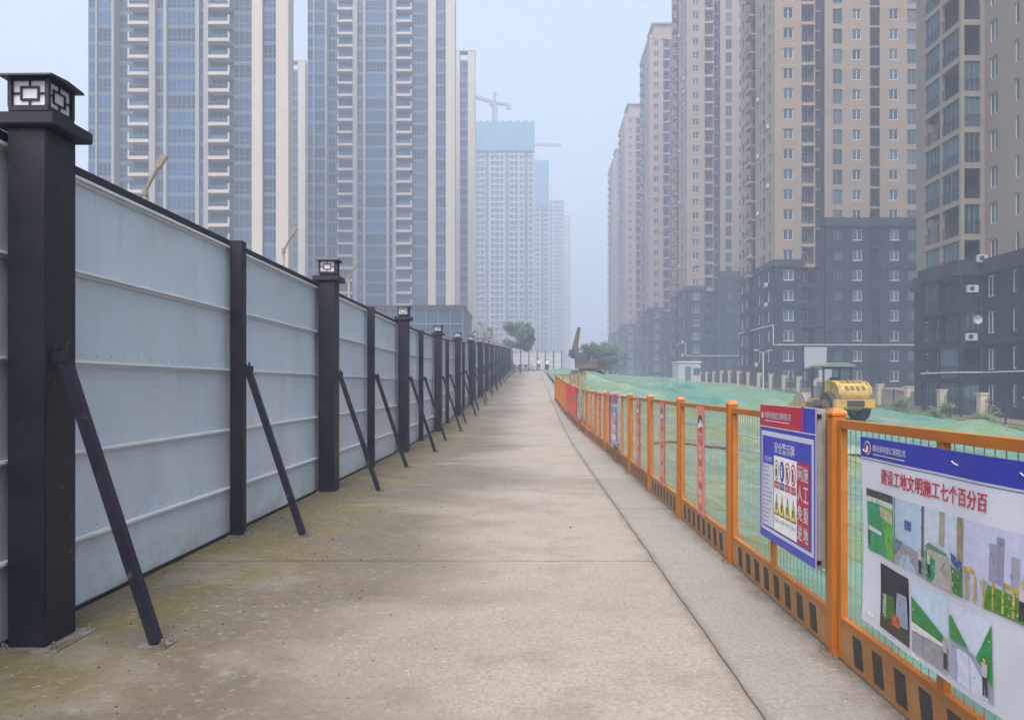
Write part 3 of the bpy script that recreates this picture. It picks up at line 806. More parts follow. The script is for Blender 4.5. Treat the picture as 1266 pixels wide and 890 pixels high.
photo(0.90, 0.36, 0.42, 0.295, [('r', 0, 0, 1, 1, (0.42, 0.46, 0.64), 1), ('r', .36, .35, .44, .80, (0.25, 0.26, 0.36), 2), ('r', .45, .35, .54, .9, (0.22, 0.23, 0.34), 2), ('r', .62, .35, .72, .72, (0.27, 0.28, 0.38), 2), ('r', .76, .35, .84, .55, (0.25, 0.26, 0.36), 2),
    ('p', [(0, 0), (1, 0), (1, .36), (0, .40)], (0.30, 0.32, 0.32), 2), ('p', [(.3, 0), (1, 0), (1, .26), (.35, .3)], (0.07, 0.22, 0.03), 3),
    ('p', [(0, .36), (1, .30), (1, .36), (0, .42)], YEL, 4)] + [('r', .05 + .12 * k, .02, .08 + .12 * k, .34, YEL, 4) for k in range(8)], [(1.22, 0.37, 0.13, 5)])
# lower row
photo(0.18, 0.03, 0.285, 0.295, [('r', 0, 0, 1, 1, (0.012, 0.010, 0.03), 1), ('p', [(0, 0), (1, 0), (1, .28), (0, .2)], (0.06, 0.05, 0.035), 2), ('p', [(.1, .15), (.55, .2), (.5, .6), (.12, .55)], (0.05, 0.16, 0.03), 2),
    ('p', [(.55, .2), (.98, .25), (.95, .72), (.62, .7)], (0.25, 0.30, 0.42), 3), ('p', [(.42, .16), (.72, .18), (.7, .34), (.45, .32)], (0.45, 0.08, 0.02), 4), ('p', [(.1, .2), (.22, .2), (.22, .55), (.1, .55)], (0.35, 0.4, 0.25), 3)])
photo(0.49, 0.03, 0.285, 0.295, [('r', 0, 0, 1, 1, (0.46, 0.60, 0.76), 1), ('p', [(0, 0), (1, 0), (1, .34), (0, .30)], GREY, 2), ('p', [(0, .40), (.92, .36), (.92, .46), (0, .78)], (0.03, 0.22, 0.05), 3), ('p', [(0, .30), (.92, .33), (.92, .37), (0, .42)], (0.6, 0.62, 0.62), 4)], [(0.755, 0.045, 0.13, 5)])
photo(0.79, 0.03, 0.28, 0.295, [('r', 0, 0, 1, 1, (0.53, 0.60, 0.76), 1), ('p', [(0, 0), (1, 0), (1, .22), (.62, .48), (0, .5)], PURP, 2), ('p', [(0, .5), (.5, .5), (.05, .82), (0, .8)], (0.03, 0.25, 0.06), 3), ('p', [(.66, .46), (1, .2), (1, .96)], (0.02, 0.26, 0.06), 3), ('p', [(.48, .02), (.52, .02), (.48, .46), (.46, .46)], (0.6, 0.6, 0.62), 3)], [(1.03, 0.045, 0.14, 5)])
m = MB()
for u, v in ((0.07, 0.06), (0.5, 0.02), (0.03, 0.84), (0.8, 0.86), (1.2, 0.86)):
    a = banner_pos(u, v, 3); c = banner_pos(u + 0.045, v - 0.012, 3); m.tube(a, (a[0] - 0.006, (a[1] + c[1]) / 2, (a[2] + c[2]) / 2), 0.0025, 5); m.tube((a[0] - 0.006, (a[1] + c[1]) / 2, (a[2] + c[2]) / 2), c, 0.0025, 5)
ob("cable_tie", m.mesh("cable_tie", 'wframe'), ban)

# --- warning board with steel box behind
def warning_board(y_left, x, z0, W, Hh, label, faded=False):
    t = thing("warning_board", label, "sign", (x, y_left, z0), 0)
    m = MB(); m.box(0.004, 0.055, -W + 0.006, -0.006, 0.006, Hh - 0.006); ob("steel_box", m.mesh("steel_box", 'steel'), t)
    m = MB()
    for z in (Hh - 0.06, 0.03): m.box(0.0015, 0.0265, -W - 0.004, -W + 0.0058, z, z + 0.025)
    ob("box_clip", m.mesh("box_clip", 'black'), t)
    P = Print(lambda u, v, lay: (0.003 - lay * 0.0012, -u * W, v * Hh))
    blue = (0.035, 0.05, 0.42) if not faded else (0.16, 0.20, 0.48)
    P.rect(0, 0, 1, 1, blue, 0, 2)
    P.rect(0, .835, .81, 1, RED, 1, 2); P.poly([(.74, .835), (.81, .835), (.81, 1), (.77, 1)], (0.25, 0.02, 0.22), 2)
    P.rect(0, .828, 1, .836, WHITE, 2, 2); P.rect(.0, .992, 1, 1, WHITE, 2, 2); P.rect(.985, 0, 1, 1, WHITE, 3, 2)
    P.text("天源科技建设工程有限公司", .10, .895, .60, .945, WHITE, 3, 0.02); P.disc(.055, .915, .025, WHITE, 3, 12); P.rect(.10, .875, .57, .882, (0.7, 0.5, 0.55), 3, 2)
    P.rect(.03, .06, .955, .80, WHITE, 1, 2); P.rect(.055, .085, .925, .765, blue, 2, 2)
    P.text("安全警示牌", .30, .655, .66, .735, WHITE, 3, 0.02)
    P.rect(.075, .10, .285, .60, WHITE, 3, 2); P.rect(.075, .56, .285, .635, blue, 4, 2); P.text("安全须知", .11, .58, .255, .618, WHITE, 5)
    random.seed(4)
    for k in range(14):
        v = .53 - k * .031
        P.rect(.092, v, .092 + random.uniform(.08, .175), v + .010, (0.22, 0.23, 0.30), 4, 2)
    P.rect(.29, .10, .70, .635, (0.72, 0.73, 0.76), 3, 2)
    cols = [(0.30, 0.27, 0.02), (0.03, 0.05, 0.40), (0.48, 0.03, 0.04), (0.48, 0.03, 0.04)]
    for k in range(4):
        u = .345 + k * .099
        P.disc(u, .535, .041, cols[k], 4, 20, .075); P.disc(u, .535, .032, (0.74, 0.75, 0.78) if k != 1 else (0.05, 0.08, 0.45), 5, 20, .060)
        P.poly([(u - .012, .49), (u + .012, .49), (u + .017, .545), (u - .017, .545)], DARK if k != 1 else WHITE, 6); P.disc(u, .563, .010, DARK if k != 1 else WHITE, 6, 10, .016)
        if k > 1: P.poly([(u - .026, .585), (u - .020, .590), (u + .026, .485), (u + .020, .480)], cols[k], 7)
        P.rect(u - .044, .405, u + .044, .455, (0.03, 0.06, 0.40) if k == 1 else (0.50, 0.04, 0.05), 4, 2)
        P.text(["安全帽", "护目镜", "禁烟火", "禁入内"][k], u - .036, .415, u + .036, .445, WHITE, 5)
        P.poly([(u - .046, .215), (u + .046, .215), (u, .375)], DARK, 4); P.poly([(u - .036, .226), (u + .036, .226), (u, .355)], (0.66, 0.55, 0.02), 5)
        P.poly([(u - .008, .25), (u + .008, .25), (u + .012, .30), (u - .012, .30)], DARK, 6)
        P.text(["当心触电", "当心坠落", "当心伤手", "注意安全"][k], u - .042, .165, u + .042, .193, (0.15, 0.16, 0.25), 5, 0.0)
    P.rect(.285, .09, .29, .64, (0.05, 0.06, 0.2), 4, 2)
    P.rect(.705, .10, .895, .635, RED, 3, 2)
    for ch, k in zip("施工重地", range(4)): P.text(ch, .808, .515 - k * .130, .882, .615 - k * .130, WHITE, 5, 0.03)
    for ch, k in zip("闲人免进", range(4)): P.text(ch, .718, .515 - k * .130, .792, .615 - k * .130, WHITE, 5, 0.03)
    ob("printed_face", P.mesh("printed_face"), t)
    return t
warning_board(5.235, 1.618, 0.455, 1.04, 0.92, "blue and red warning board in steel box beside the white banner")
warning_board(15.05, 1.618, 0.35, 1.15, 0.98, "faded blue warning board on the orange fence farther along the path", True)
warning_board(23.7, xfence(23.2) - 0.075, prof(23.2) + 0.36, 1.0, 0.95, "pale blue warning board hanging next to the red banner", True)

# --- vertical strip signs on the stiles
def strip_sign(yc, label):
    t = thing("strip_sign", label, "sign", (1.667, yc + 0.165, 0.24), group="vertical strip signs on the orange fence")
    sh = (0.62, 0.19, 0.13)
    P = Print(lambda u, v, lay: (0.002 - lay * 0.0012, -u, v))
    P.rect(0, 0, 0.33, 1.06, sh, 0, 2); P.rect(0, 0, 0.012, 1.06, (0.66, 0.45, 0.38), 1, 2); P.rect(0.315, 0, 0.33, 1.06, (0.66, 0.45, 0.38), 1, 2)
    ob("sign_sheet", P.mesh("sign_sheet"), t)
    P = Print(lambda u, v, lay: (0.002 - lay * 0.0012, -u, v))
    P.disc(.165, .88, .115, (0.66, 0.60, 0.58), 2, 24, .105)
    P.poly([(.06, .89), (.27, .89), (.245, .95), (.165, .985), (.085, .95)], (0.03, 0.035, 0.10), 3)
    P.poly([(.07, .83), (.12, .795), (.21, .79), (.265, .845), (.2, .87)], (0.5, 0.03, 0.04), 3)
    P.poly([(.12, .84), (.165, .94), (.235, .90), (.2, .86)], (0.72, 0.70, 0.70), 4)
    for k, ch in enumerate("科技建设工程有限公司"): P.text(ch, .095, .685 - k * .072, .235, .740 - k * .072, (0.68, 0.52, 0.50) if k % 3 else (0.32, 0.03, 0.05), 3, 0.015)
    ob("sign_print", P.mesh("sign_print"), t)
for k, yy in enumerate((7.30, 9.45, 11.60, 16.0, 18.2)):
    strip_sign(yy if yy < 15 else yy + 0.0, "narrow red vertical sign with round emblem on orange fence")

# --- red slogan banner farther along
yb0, yb1 = 24.2, 28.6
def red_pos(u, v, lay):
    y = yb1 - u
    return (xfence(y) - 0.055 - lay * 0.004 + 0.01 * math.sin(u * 5), y, prof(y) + v)
t = thing("red_banner", "plain red slogan banner tied to the far part of the orange fence", "banner", (0, 0, 0))
P = Print(red_pos); P.rect(0, .34, yb1 - yb0, 1.30, (0.62, 0.045, 0.025), 0, 0.2); ob("banner_sheet", P.mesh("banner_sheet"), t)
P = Print(red_pos)
for k, ch in enumerate("安全生产"): P.text(ch, .45 + k * .95, .55, 1.15 + k * .95, 1.10, (0.66, 0.16, 0.06), 2, 0.02)
ob("banner_print", P.mesh("banner_print"), t)

# ------------------------------------------------------------------ towers
def win_mb(w_, h_, mull=1, fr=0.07, mg=1, mf=0, sill=False):
    """window in its opening: x 0..w, z 0..h, outer side -y."""
    m = MB()
    m.box(0, fr, -0.04, 0.04, 0, h_, mf); m.box(w_ - fr, w_, -0.04, 0.04, 0, h_, mf)
    m.box(fr, w_ - fr, -0.0398, 0.0398, 0, fr, mf); m.box(fr, w_ - fr, -0.0398, 0.0398, h_ - fr, h_, mf)
    for k in range(mull):
        x = w_ * (k + 1) / (mull + 1); m.box(x - fr * 0.55, x + fr * 0.55, -0.0396, 0.0396, fr, h_ - fr, mf)
    m.quad([(fr, 0.0, fr), (w_ - fr, 0.0, fr), (w_ - fr, 0.0, h_ - fr), (fr, 0.0, h_ - fr)], mg)
    if sill: m.box(-0.08, w_ + 0.08, -0.16, -0.041, -0.06, 0.02, mf)
    return m

class Tower:
    """collects wall boxes and pieces of one tower; pieces past the limit are merged."""
    def __init__(s, name, label, loc, rz=0.0, single=True, cat="building", group=None):
        s.root = thing(name, label, cat, loc, rz, group); s.parts = {}; s.meshes = {}; s.rest = {}; s.count = {}; s.single = single
    def part(s, name, mats):
        if name not in s.parts: s.parts[name] = (MB(), mats)
        return s.parts[name][0]
    def piece(s, name, key, builder, mats, T):
        n = s.count.get(name, 0)
        if s.single and n < 290:
            if key not in s.meshes: s.meshes[key] = builder().mesh(name, mats)
            ob(name, s.meshes[key], s.root, T=T); s.count[name] = n + 1
        else:
            k = (name, tuple(mats) if isinstance(mats, (list, tuple)) else (mats,))
            if k not in s.rest: s.rest[k] = MB()
            if key not in s.meshes or isinstance(s.meshes[key], bpy.types.Mesh): s.meshes[('mb', key)] = s.meshes.get(('mb', key)) or builder()
            s.rest[k].add(s.meshes.get(('mb', key)) or s.meshes[key], T)
    def done(s):
        for nme, (mb, mats) in s.parts.items():
            if mb.v: ob(nme, mb.mesh(nme, mats), s.root, kind="stuff" if nme in ("floor_slab", "railing", "balcony_post") else None)
        for (nme, mats), mb in s.rest.items(): ob("upper_" + nme if s.single else nme, mb.mesh(nme, list(mats)), s.root, kind="stuff")

def facade(tw, wall, T, W, cols, fl0, fl1, fh=3.0, t=0.3, u0=0.0, winfn=None):
    """wall layer with real openings. T maps (u, depth inward, z) to tower space. cols: (ua, ub, zb, zt, kind)"""
    cols = sorted(cols); z0, z1 = fl0 * fh, fl1 * fh
    u = u0
    for (a, b, zb, zt, kind) in cols:
        if a > u: wall.box(u, a, 0, t, z0, z1, T=T)
        for f in range(fl0, fl1):
            zf = f * fh
            lo = zf; 
            wall.box(a, b, 0.0, t, zf, zf + zb, T=T)
            if zt < fh: wall.box(a, b, 0.0, t, zf + zt, zf + fh, T=T)
            if winfn: winfn(f, a, b, zb, zt, kind, T)
        u = b
    if u < W: wall.box(u, W, 0, t, z0, z1, T=T)

FRONT = Matrix.Identity(4)
def STREET(x, y):      # u runs along +y (away), depth inward is +x
    return Matrix.Translation((x, y, 0)) @ Matrix(((0, 1, 0, 0), (1, 0, 0, 0), (0, 0, 1, 0), (0, 0, 0, 1)))

def right_tower(label, loc, single, nb_w, nb_m, nfl=33, width=27.0, pipe=True, top=False, seed=0):
    rnd = random.Random(seed)
    tw = Tower("residential_tower", label, loc, 0, single, group=None)
    fh = 3.0
    wall = tw.part("wall", 'tan'); base = tw.part("brick_base", 'darkbrick'); trim = tw.part("cornice", 'darktrim')
    slab = tw.part("floor_slab", 'tanlight'); core = tw.part("core", 'core')
    D = 18.0
    def wf_up(mats):
        def fn(f, a, b, zb, zt, kind, T):
            w_, h_ = b - a, zt - zb
            key = (kind, round(w_, 2), round(h_, 2), mats)
            tint = mats
            if kind == 'hole': return
            mull = 1 if kind in ('win', 'tall') else 0
            tw.piece("window", key, lambda: win_mb(w_, h_, mull, 0.085 if kind == 'win' else 0.06, sill=(kind == 'win' and mats == 'wframe')), ['gframe' if kind == 'tall' else mats, 'glass'],
                     T @ Matrix.Translation((a, 0.16, f * fh + zb)) @ Matrix.Identity(4))
        return fn
    # wing: x 0..4, main: x 7.6..width; front faces at y=0 and y=0.4
    wing_cols = [(1.25, 2.75, 0.95, 2.5, 'win')]
    main_cols = [(1.2, 2.6, 0.3, 2.5, 'tall'), (4.1, 5.45, 0.95, 2.5, 'win'), (6.75, 8.25, 0.0, 2.72, 'hole'), (9.6, 10.95, 0.95, 2.5, 'win'), (12.3, 13.7, 0.3, 2.5, 'tall'), (16.0, 17.4, 0.95, 2.5, 'win')]
    mw = width - 7.6
    Tw, Tmn = Matrix.Identity(4), Matrix.Translation((7.6, 0.4, 0))
    facade(tw, wall, Tw, 4.0, wing_cols, nb_w, nfl, winfn=wf_up('wframe'))
    facade(tw, base, Matrix.Translation((0, -0.2, 0)), 4.0, wing_cols, 0, nb_w, t=0.5, winfn=wf_up('wframe'))
    facade(tw, wall, Tmn, mw, main_cols, nb_m, nfl, winfn=wf_up('wframe'))
    facade(tw, base, Tmn @ Matrix.Translation((0, -0.25, 0)), mw, [c for c in main_cols if c[4] != 'tall'] + [(a, b, 1.0, 2.4, 'tall') for a, b, _, _, k in main_cols if k == 'tall'], 0, nb_m, t=0.55, winfn=wf_up('wframe'))
    # balcony and stair recess between wing and main
    for f in range(nfl):
        z = f * fh; dark = f < nb_w
        def balc(dark=dark):
            m = MB(); m.box(0, 1.897, -0.1 if not dark else -0.15, 1.6, -0.08, 0.14); m.box(0, 1.897, -0.1 if not dark else -0.15, 0.02, 0.1402, 0.55 if dark else 0.35); return m
        tw.piece("balcony", ('balc', dark), balc, ['darkbrick' if dark else 'tanlight'], Matrix.Translation((4.003, 0, z)))
        (base if f < nb_m else slab).box(5.902, 7.597, 2.2, 3.6, z - 0.08, z + 0.2)
        # rear wall of the balcony with its window
        bw = base if dark else wall
        bw.box(4.003, 4.5, 1.601, 1.8, z, z + fh); bw.box(5.5, 5.9, 1.601, 1.8, z, z + fh); bw.box(4.5, 5.5, 1.601, 1.8, z + 2.4, z + fh); bw.box(4.5, 5.5, 1.601, 1.8, z, z + 0.9)
        if single: tw.piece("balcony_window", ('bw',), lambda: win_mb(1.0, 1.5, 1, 0.06), ['wframe', 'glass'], Matrix.Translation((4.5, 1.7, z + 0.9)))
        # slab line across the full height opening of the main front
        (base if f < nb_m else slab).box(7.6 + 6.75, 7.6 + 8.25, 0.45, 1.8, z - 0.12, z + 0.02)
    wall.box(5.9, 6.05, 0.05, 3.6, nb_w * fh, nfl * fh)
    base.box(5.9, 6.05, 0.02, 3.6, 0, nb_w * fh)
    # street side
    sc = [(1.6, 2.5, 0.95, 2.5, 'win'), (4.2, 5.6, 0.3, 2.6, 'tall'), (6.2, 7.0, 0.95, 2.5, 'win'), (9.2, 11.4, 0.25, 2.7, 'hole'), (13.0, 13.9, 0.95, 2.5, 'win'), (15.6, 16.8, 0.95, 2.5, 'win')]
    facade(tw, wall, STREET(0, 0.3), D - 0.3, sc, nb_w, nfl, winfn=wf_up('gframe'))
    facade(tw, base, STREET(-0.2, 0.3), D - 0.3, sc, 0, nb_w, t=0.5, winfn=wf_up('wframe'))
    for f in range(nfl):
        z = f * fh; tgt = base if f < nb_w else slab
        def sbalc(dk=f < nb_w):
            m = MB(); m.box(-1.1, -0.202 if dk else -0.002, 0.0, 2.6, -0.05, 0.12); m.box(-1.1, -1.0, 0.0, 2.6, 0.1202, 0.32); return m
        tw.piece("balcony", ('sbalc', f < nb_w), sbalc, ['darkbrick' if f < nb_w else 'tanlight'], Matrix.Translation((0, 9.3, z)))
        tw.part("railing", 'iron').box(-1.08, -1.05, 0.3 + 9.02, 0.3 + 11.58, z + 1.02, z + 1.07)
        for q in range(14): tw.part("railing", 'iron').box(-1.075, -1.055, 9.35 + 0.19 * q, 9.375 + 0.19 * q, z + 0.32, z + 1.02)
        if rnd.random() < 0.45 and single:
            yy = rnd.choice((3.2, 8.2, 12.2))
            tw.piece("air_conditioner", 'ac', ac_mb, ['acunit', 'iron'], Matrix.Translation((-0.42 - (0.2 if f < nb_w else 0), yy, z + 0.35)) @ Matrix.Rotation(-math.pi / 2, 4, 'Z'))
    # core, behind everything
    core.box(0.9, 4.0, 2.0, D - 0.5, 0, nfl * fh - 0.3); core.box(4.0, width - 0.3, 3.7, D - 0.5, 0, nfl * fh - 0.4); core.box(8.3, width - 0.31, 2.0, 3.7, 0, nfl * fh - 0.5)
    core.box(0.55, 0.899, 2.0, D - 0.6, 0, nfl * fh - 0.6)
    wall.box(0.31, width, D - 0.4, D, 0, nfl * fh); wall.box(width - 0.298, width, 0.75, D - 0.402, 0, nfl * fh)
    # cornices of the dark base
    trim.box(-0.45, 4.3, -0.5, D, nb_w * fh + 0.01, nb_w * fh + 0.5); trim.box(-0.3, 4.15, -0.35, D - 0.1, nb_w * fh + 0.5, nb_w * fh + 1.0)
    trim.box(7.3, width + 0.3, -0.2, 1.0, nb_m * fh + 0.01, nb_m * fh + 0.55); trim.box(7.4, width + 0.2, 0.0, 0.9, nb_m * fh + 0.55, nb_m * fh + 1.3)
    # roof
    wall.box(-0.1, 4.2, -0.1, D, nfl * fh, nfl * fh + 1.2); wall.box(4.25, width + 0.1, 0.3, D, nfl * fh, nfl * fh + 1.4)
    wall.box(2.0, 13.0, 5.0, 13.0, nfl * fh + 1.4, nfl * fh + 6.5); slab.box(1.4, 13.6, 4.4, 13.6, nfl * fh + 6.5, nfl * fh + 6.9)
    if pipe:
        g = tw.part("gas_pipe", 'wframe')
        g.tube((0.05, -0.32, 6.35), (width, -0.0, 6.35), 0.075, 6); g.tube((-0.32, -0.3, 6.35), (-0.32, -0.3, 9.3), 0.075, 6); g.tube((-0.34, -0.3, 9.3), (-0.34, D, 9.3), 0.075, 6); g.tube((-0.32, -0.32, 6.35), (0.1, -0.32, 6.35), 0.075, 6)
    tw.done()
    return tw

def ac_mb():
    m = MB(); m.box(0, 0.85, 0.0, 0.32, 0, 0.6, 0)
    n = 12
    m.quad([(0.32 + 0.22 * math.cos(2 * math.pi * k / n), -0.004, 0.3 + 0.22 * math.sin(2 * math.pi * k / n)) for k in range(n)], 1)
    m.box(0.05, 0.1, 0.02, 0.35, -0.08, 0, 1); m.box(0.75, 0.8, 0.02, 0.35, -0.08, 0, 1)
    return m

zR = lambda y: prof(y) + lateral(36)
right_tower("tan high-rise with tall dark brick base and white gas pipe", (36.2, 110, zR(110)), True, 6, 8, seed=1)
right_tower("tan high-rise standing behind the one with the white gas pipe", (34.9, 166, zR(166)), True, 7, 8, pipe=True, seed=2)
right_tower("tan high-rise with stepped roof, second to last along the dark railing street", (33.8, 212, zR(212)), False, 7, 8, pipe=False, nfl=33, seed=3)
right_tower("fading tan high-rise with flat roof block deep in the haze", (33.6, 266, zR(266)), False, 7, 8, pipe=False, nfl=32, seed=4)
right_tower("last tan high-rise of the row, almost lost in the haze", (34.0, 308, zR(308)), False, 7, 8, pipe=False, nfl=31, seed=5)

# nearest right tower: street side with projecting balcony bay
def near_tower():
    z0 = zR(62)
    tw = Tower("residential_tower", "cream high-rise with projecting corner balconies and air conditioners above black brick base", (38.0, 48.0, z0), 0, True)
    fh, nfl, nb, D = 3.0, 33, 4, 25.0
    wall = tw.part("wall", 'cream'); base = tw.part("brick_base", 'darkbrick'); trim = tw.part("cornice", 'darktrim'); core = tw.part("core", 'core'); slab = tw.part("balcony_post", 'cream')
    rnd = random.Random(9)
    def wf(mats):
        def fn(f, a, b, zb, zt, kind, T):
            if kind == 'hole': return
            w_, h_ = b - a, zt - zb
            tw.piece("window", (kind, round(w_, 2), round(h_, 2), mats), lambda: win_mb(w_, h_, 1 if w_ > 0.9 else 0, 0.07), [mats, 'glass'], T @ Matrix.Translation((a, 0.14, f * fh + zb)))
        return fn
    # local: street face x=0, y from 0 (48 m) to 25 (73 m); bay y 14..20 sticks out to x=-2
    near_cols = [(3.0, 3.7, 0.9, 2.5, 'win'), (9.6, 10.15, 0.75, 2.5, 'win'), (12.3, 13.3, 0.75, 2.5, 'win')]
    far_cols = [(0.5, 1.1, 0.8, 2.5, 'win'), (2.4, 3.3, 0.8, 2.5, 'win')]
    facade(tw, wall, STREET(0, 0), 14.0, near_cols, nb, nfl, winfn=wf('wframe'))
    facade(tw, base, STREET(-0.2, 0), 14.0, near_cols, 0, nb, t=0.5, winfn=wf('wframe'))
    facade(tw, wall, STREET(0, 20.0), 5.0, far_cols, nb, nfl, winfn=wf('gframe'))
    facade(tw, base, STREET(-0.2, 20.0), 5.0, far_cols, 0, nb, t=0.5, winfn=wf('wframe'))
    X0 = -2.0
    bars = tw.part("railing", 'iron')
    for f in range(nfl):
        z = f * fh; dk = f < nb; w_ = base if dk else slab; xo = X0 - (0.2 if dk else 0); yo = 14.0 - (0.2 if dk else 0)
        def bslab(dk=dk):
            m = MB(); m.box(X0 - (0.2 if dk else 0), -0.003 if not dk else -0.203, 14.0 - (0.2 if dk else 0), 20.0, -0.35, 0.12); return m
        tw.piece("balcony_slab", ('bslab', dk), bslab, ['darkbrick' if dk else 'cream'], Matrix.Translation((0, 0, z)))
        # corner posts
        w_.box(xo, xo + 0.3, yo, yo + 0.3, z + 0.1202, z + fh - 0.3502); w_.box(xo, xo + 0.3, 16.9, 17.2, z + 0.1202, z + fh - 0.3502); w_.box(xo, xo + 0.3, 19.7, 20.0, z + 0.1202, z + fh - 0.3502)
        w_.box(-0.35 - (0.2 if dk else 0), -0.004 - (0.2 if dk else 0), yo, yo + 0.2, z + 0.1202, z + fh - 0.3502)
        # balcony openings: railing or glazing
        for k, (a, c) in enumerate(((14.3, 16.9), (17.2, 19.7))):
            r_ = rnd.random()
            if r_ < 0.5:
                tw.piece("bay_window", ('bay', c - a), lambda: win_mb(c - a, 2.5, 3, 0.06), ['gframe', 'glass'], STREET(0, 0) @ Matrix.Translation((a, xo + 0.15, z + 0.125)))
            bars.box(xo + 0.02, xo + 0.06, a, c, z + 1.1, z + 1.15)
            n = 12
            for q in range(n + 1): bars.box(xo + 0.03, xo + 0.05, a + (c - a) * q / n - 0.012, a + (c - a) * q / n + 0.012, z + 0.12, z + 1.1)
        r_ = rnd.random()
        a, c = xo + 0.3, -0.36 - (0.2 if dk else 0)
        if r_ < 0.5: tw.piece("bay_window", ('end',), lambda: win_mb(1.34, 2.5, 2, 0.06), ['gframe', 'glass'], Matrix.Translation((a, yo + 0.14, z + 0.125)))
        bars.box(a, c, yo + 0.02, yo + 0.06, z + 1.1, z + 1.15)
        for q in range(8): bars.box(a + (c - a) * q / 7 - 0.012, a + (c - a) * q / 7 + 0.012, yo + 0.03, yo + 0.05, z + 0.12, z + 1.1)
        # air conditioners
        if f in (2,): tw.piece("air_conditioner", 'ac', ac_mb, ['acunit', 'iron'], Matrix.Translation((xo + 0.4, yo - 0.36, z + 0.2)))
        if f == 3: tw.piece("air_conditioner", 'ac', ac_mb, ['acunit', 'iron'], Matrix.Translation((xo + 0.5, yo - 0.36, z + 1.2)))
        if f == 4: tw.piece("air_conditioner", 'ac', ac_mb, ['acunit', 'iron'], Matrix.Translation((xo + 1.2, yo - 0.42, z + 0.75)))
        if rnd.random() < 0.55 and f >= nb:
            tw.piece("air_conditioner", 'ac', ac_mb, ['acunit', 'iron'], Matrix.Translation((-0.44, 21.9, z + 0.35)) @ Matrix.Rotation(-math.pi / 2, 4, 'Z'))
        if f >= nb:
            bars.box(-0.62, -0.003, 21.0, 21.95, z + 0.12, z + 0.16); bars.box(-0.62, -0.6, 21.0, 21.95, z + 0.5, z + 0.54)
    core.box(0.55, 15.0, 0.3, 24.5, 0, nfl * fh - 0.3); core.box(-0.1, 0.549, 14.3, 19.8, 0, nfl * fh - 0.4)
    wall.box(0.302, 16, -0.0, 0.298, nb * fh, nfl * fh); base.box(0.302, 16, -0.2, 0.298, 0, nb * fh)
    wall.box(0.302, 16, 24.7, 24.999, 0, nfl * fh); wall.box(15.7, 16, 0.3, 24.698, 0, nfl * fh)
    wall.box(0.0, 16, 0.0, 25, nfl * fh + 0.002, nfl * fh + 1.2)
    # cornice along the top of the base and string course
    zt = nb * fh
    for (x0, x1, y0, y1) in ((-0.5, -0.004, -0.3, 13.75), (-2.5, -0.004, 13.752, 20.3), (-0.5, -0.004, 20.302, 25.1)):
        trim.box(x0, x1, y0, y1, zt + 0.02 - 0.36, zt + 0.14); trim.box(x0 + 0.12, x1, y0 + 0.1, y1 - 0.1, zt + 0.1402, zt + 0.95)
    trim.box(-0.42, -0.203, -0.25, 13.78, 5.85, 6.2); trim.box(-0.42, -0.203, 20.01, 25.05, 5.85, 6.2)
    g = tw.part("gas_pipe", 'wframe'); g.tube((-0.32, 0.0, 3.55), (-0.32, 13.7, 3.55), 0.05, 6); g.tube((-2.28, 13.72, 3.55), (-2.28, 19.8, 3.55), 0.05, 6); g.tube((-0.32, 13.71, 3.55), (-2.28, 13.71, 3.55), 0.05, 6)
    d = tw.part("satellite_dish", 'white'); n = 14
    for k in range(n):
        t0, t1 = 2 * math.pi * k / n, 2 * math.pi * (k + 1) / n
        d.quad([(-1.1, 13.25, 7.9), (-1.1 + .38 * math.cos(t0), 13.1, 7.9 + .38 * math.sin(t0)), (-1.1 + .38 * math.cos(t1), 13.1, 7.9 + .38 * math.sin(t1))])
    d.tube((-1.1, 13.25, 7.9), (-0.9, 13.9, 7.7), 0.03, 6); d.tube((-1.1, 13.2, 7.9), (-1.1, 12.8, 7.9), 0.015, 5)
    tw.done()
near_tower()

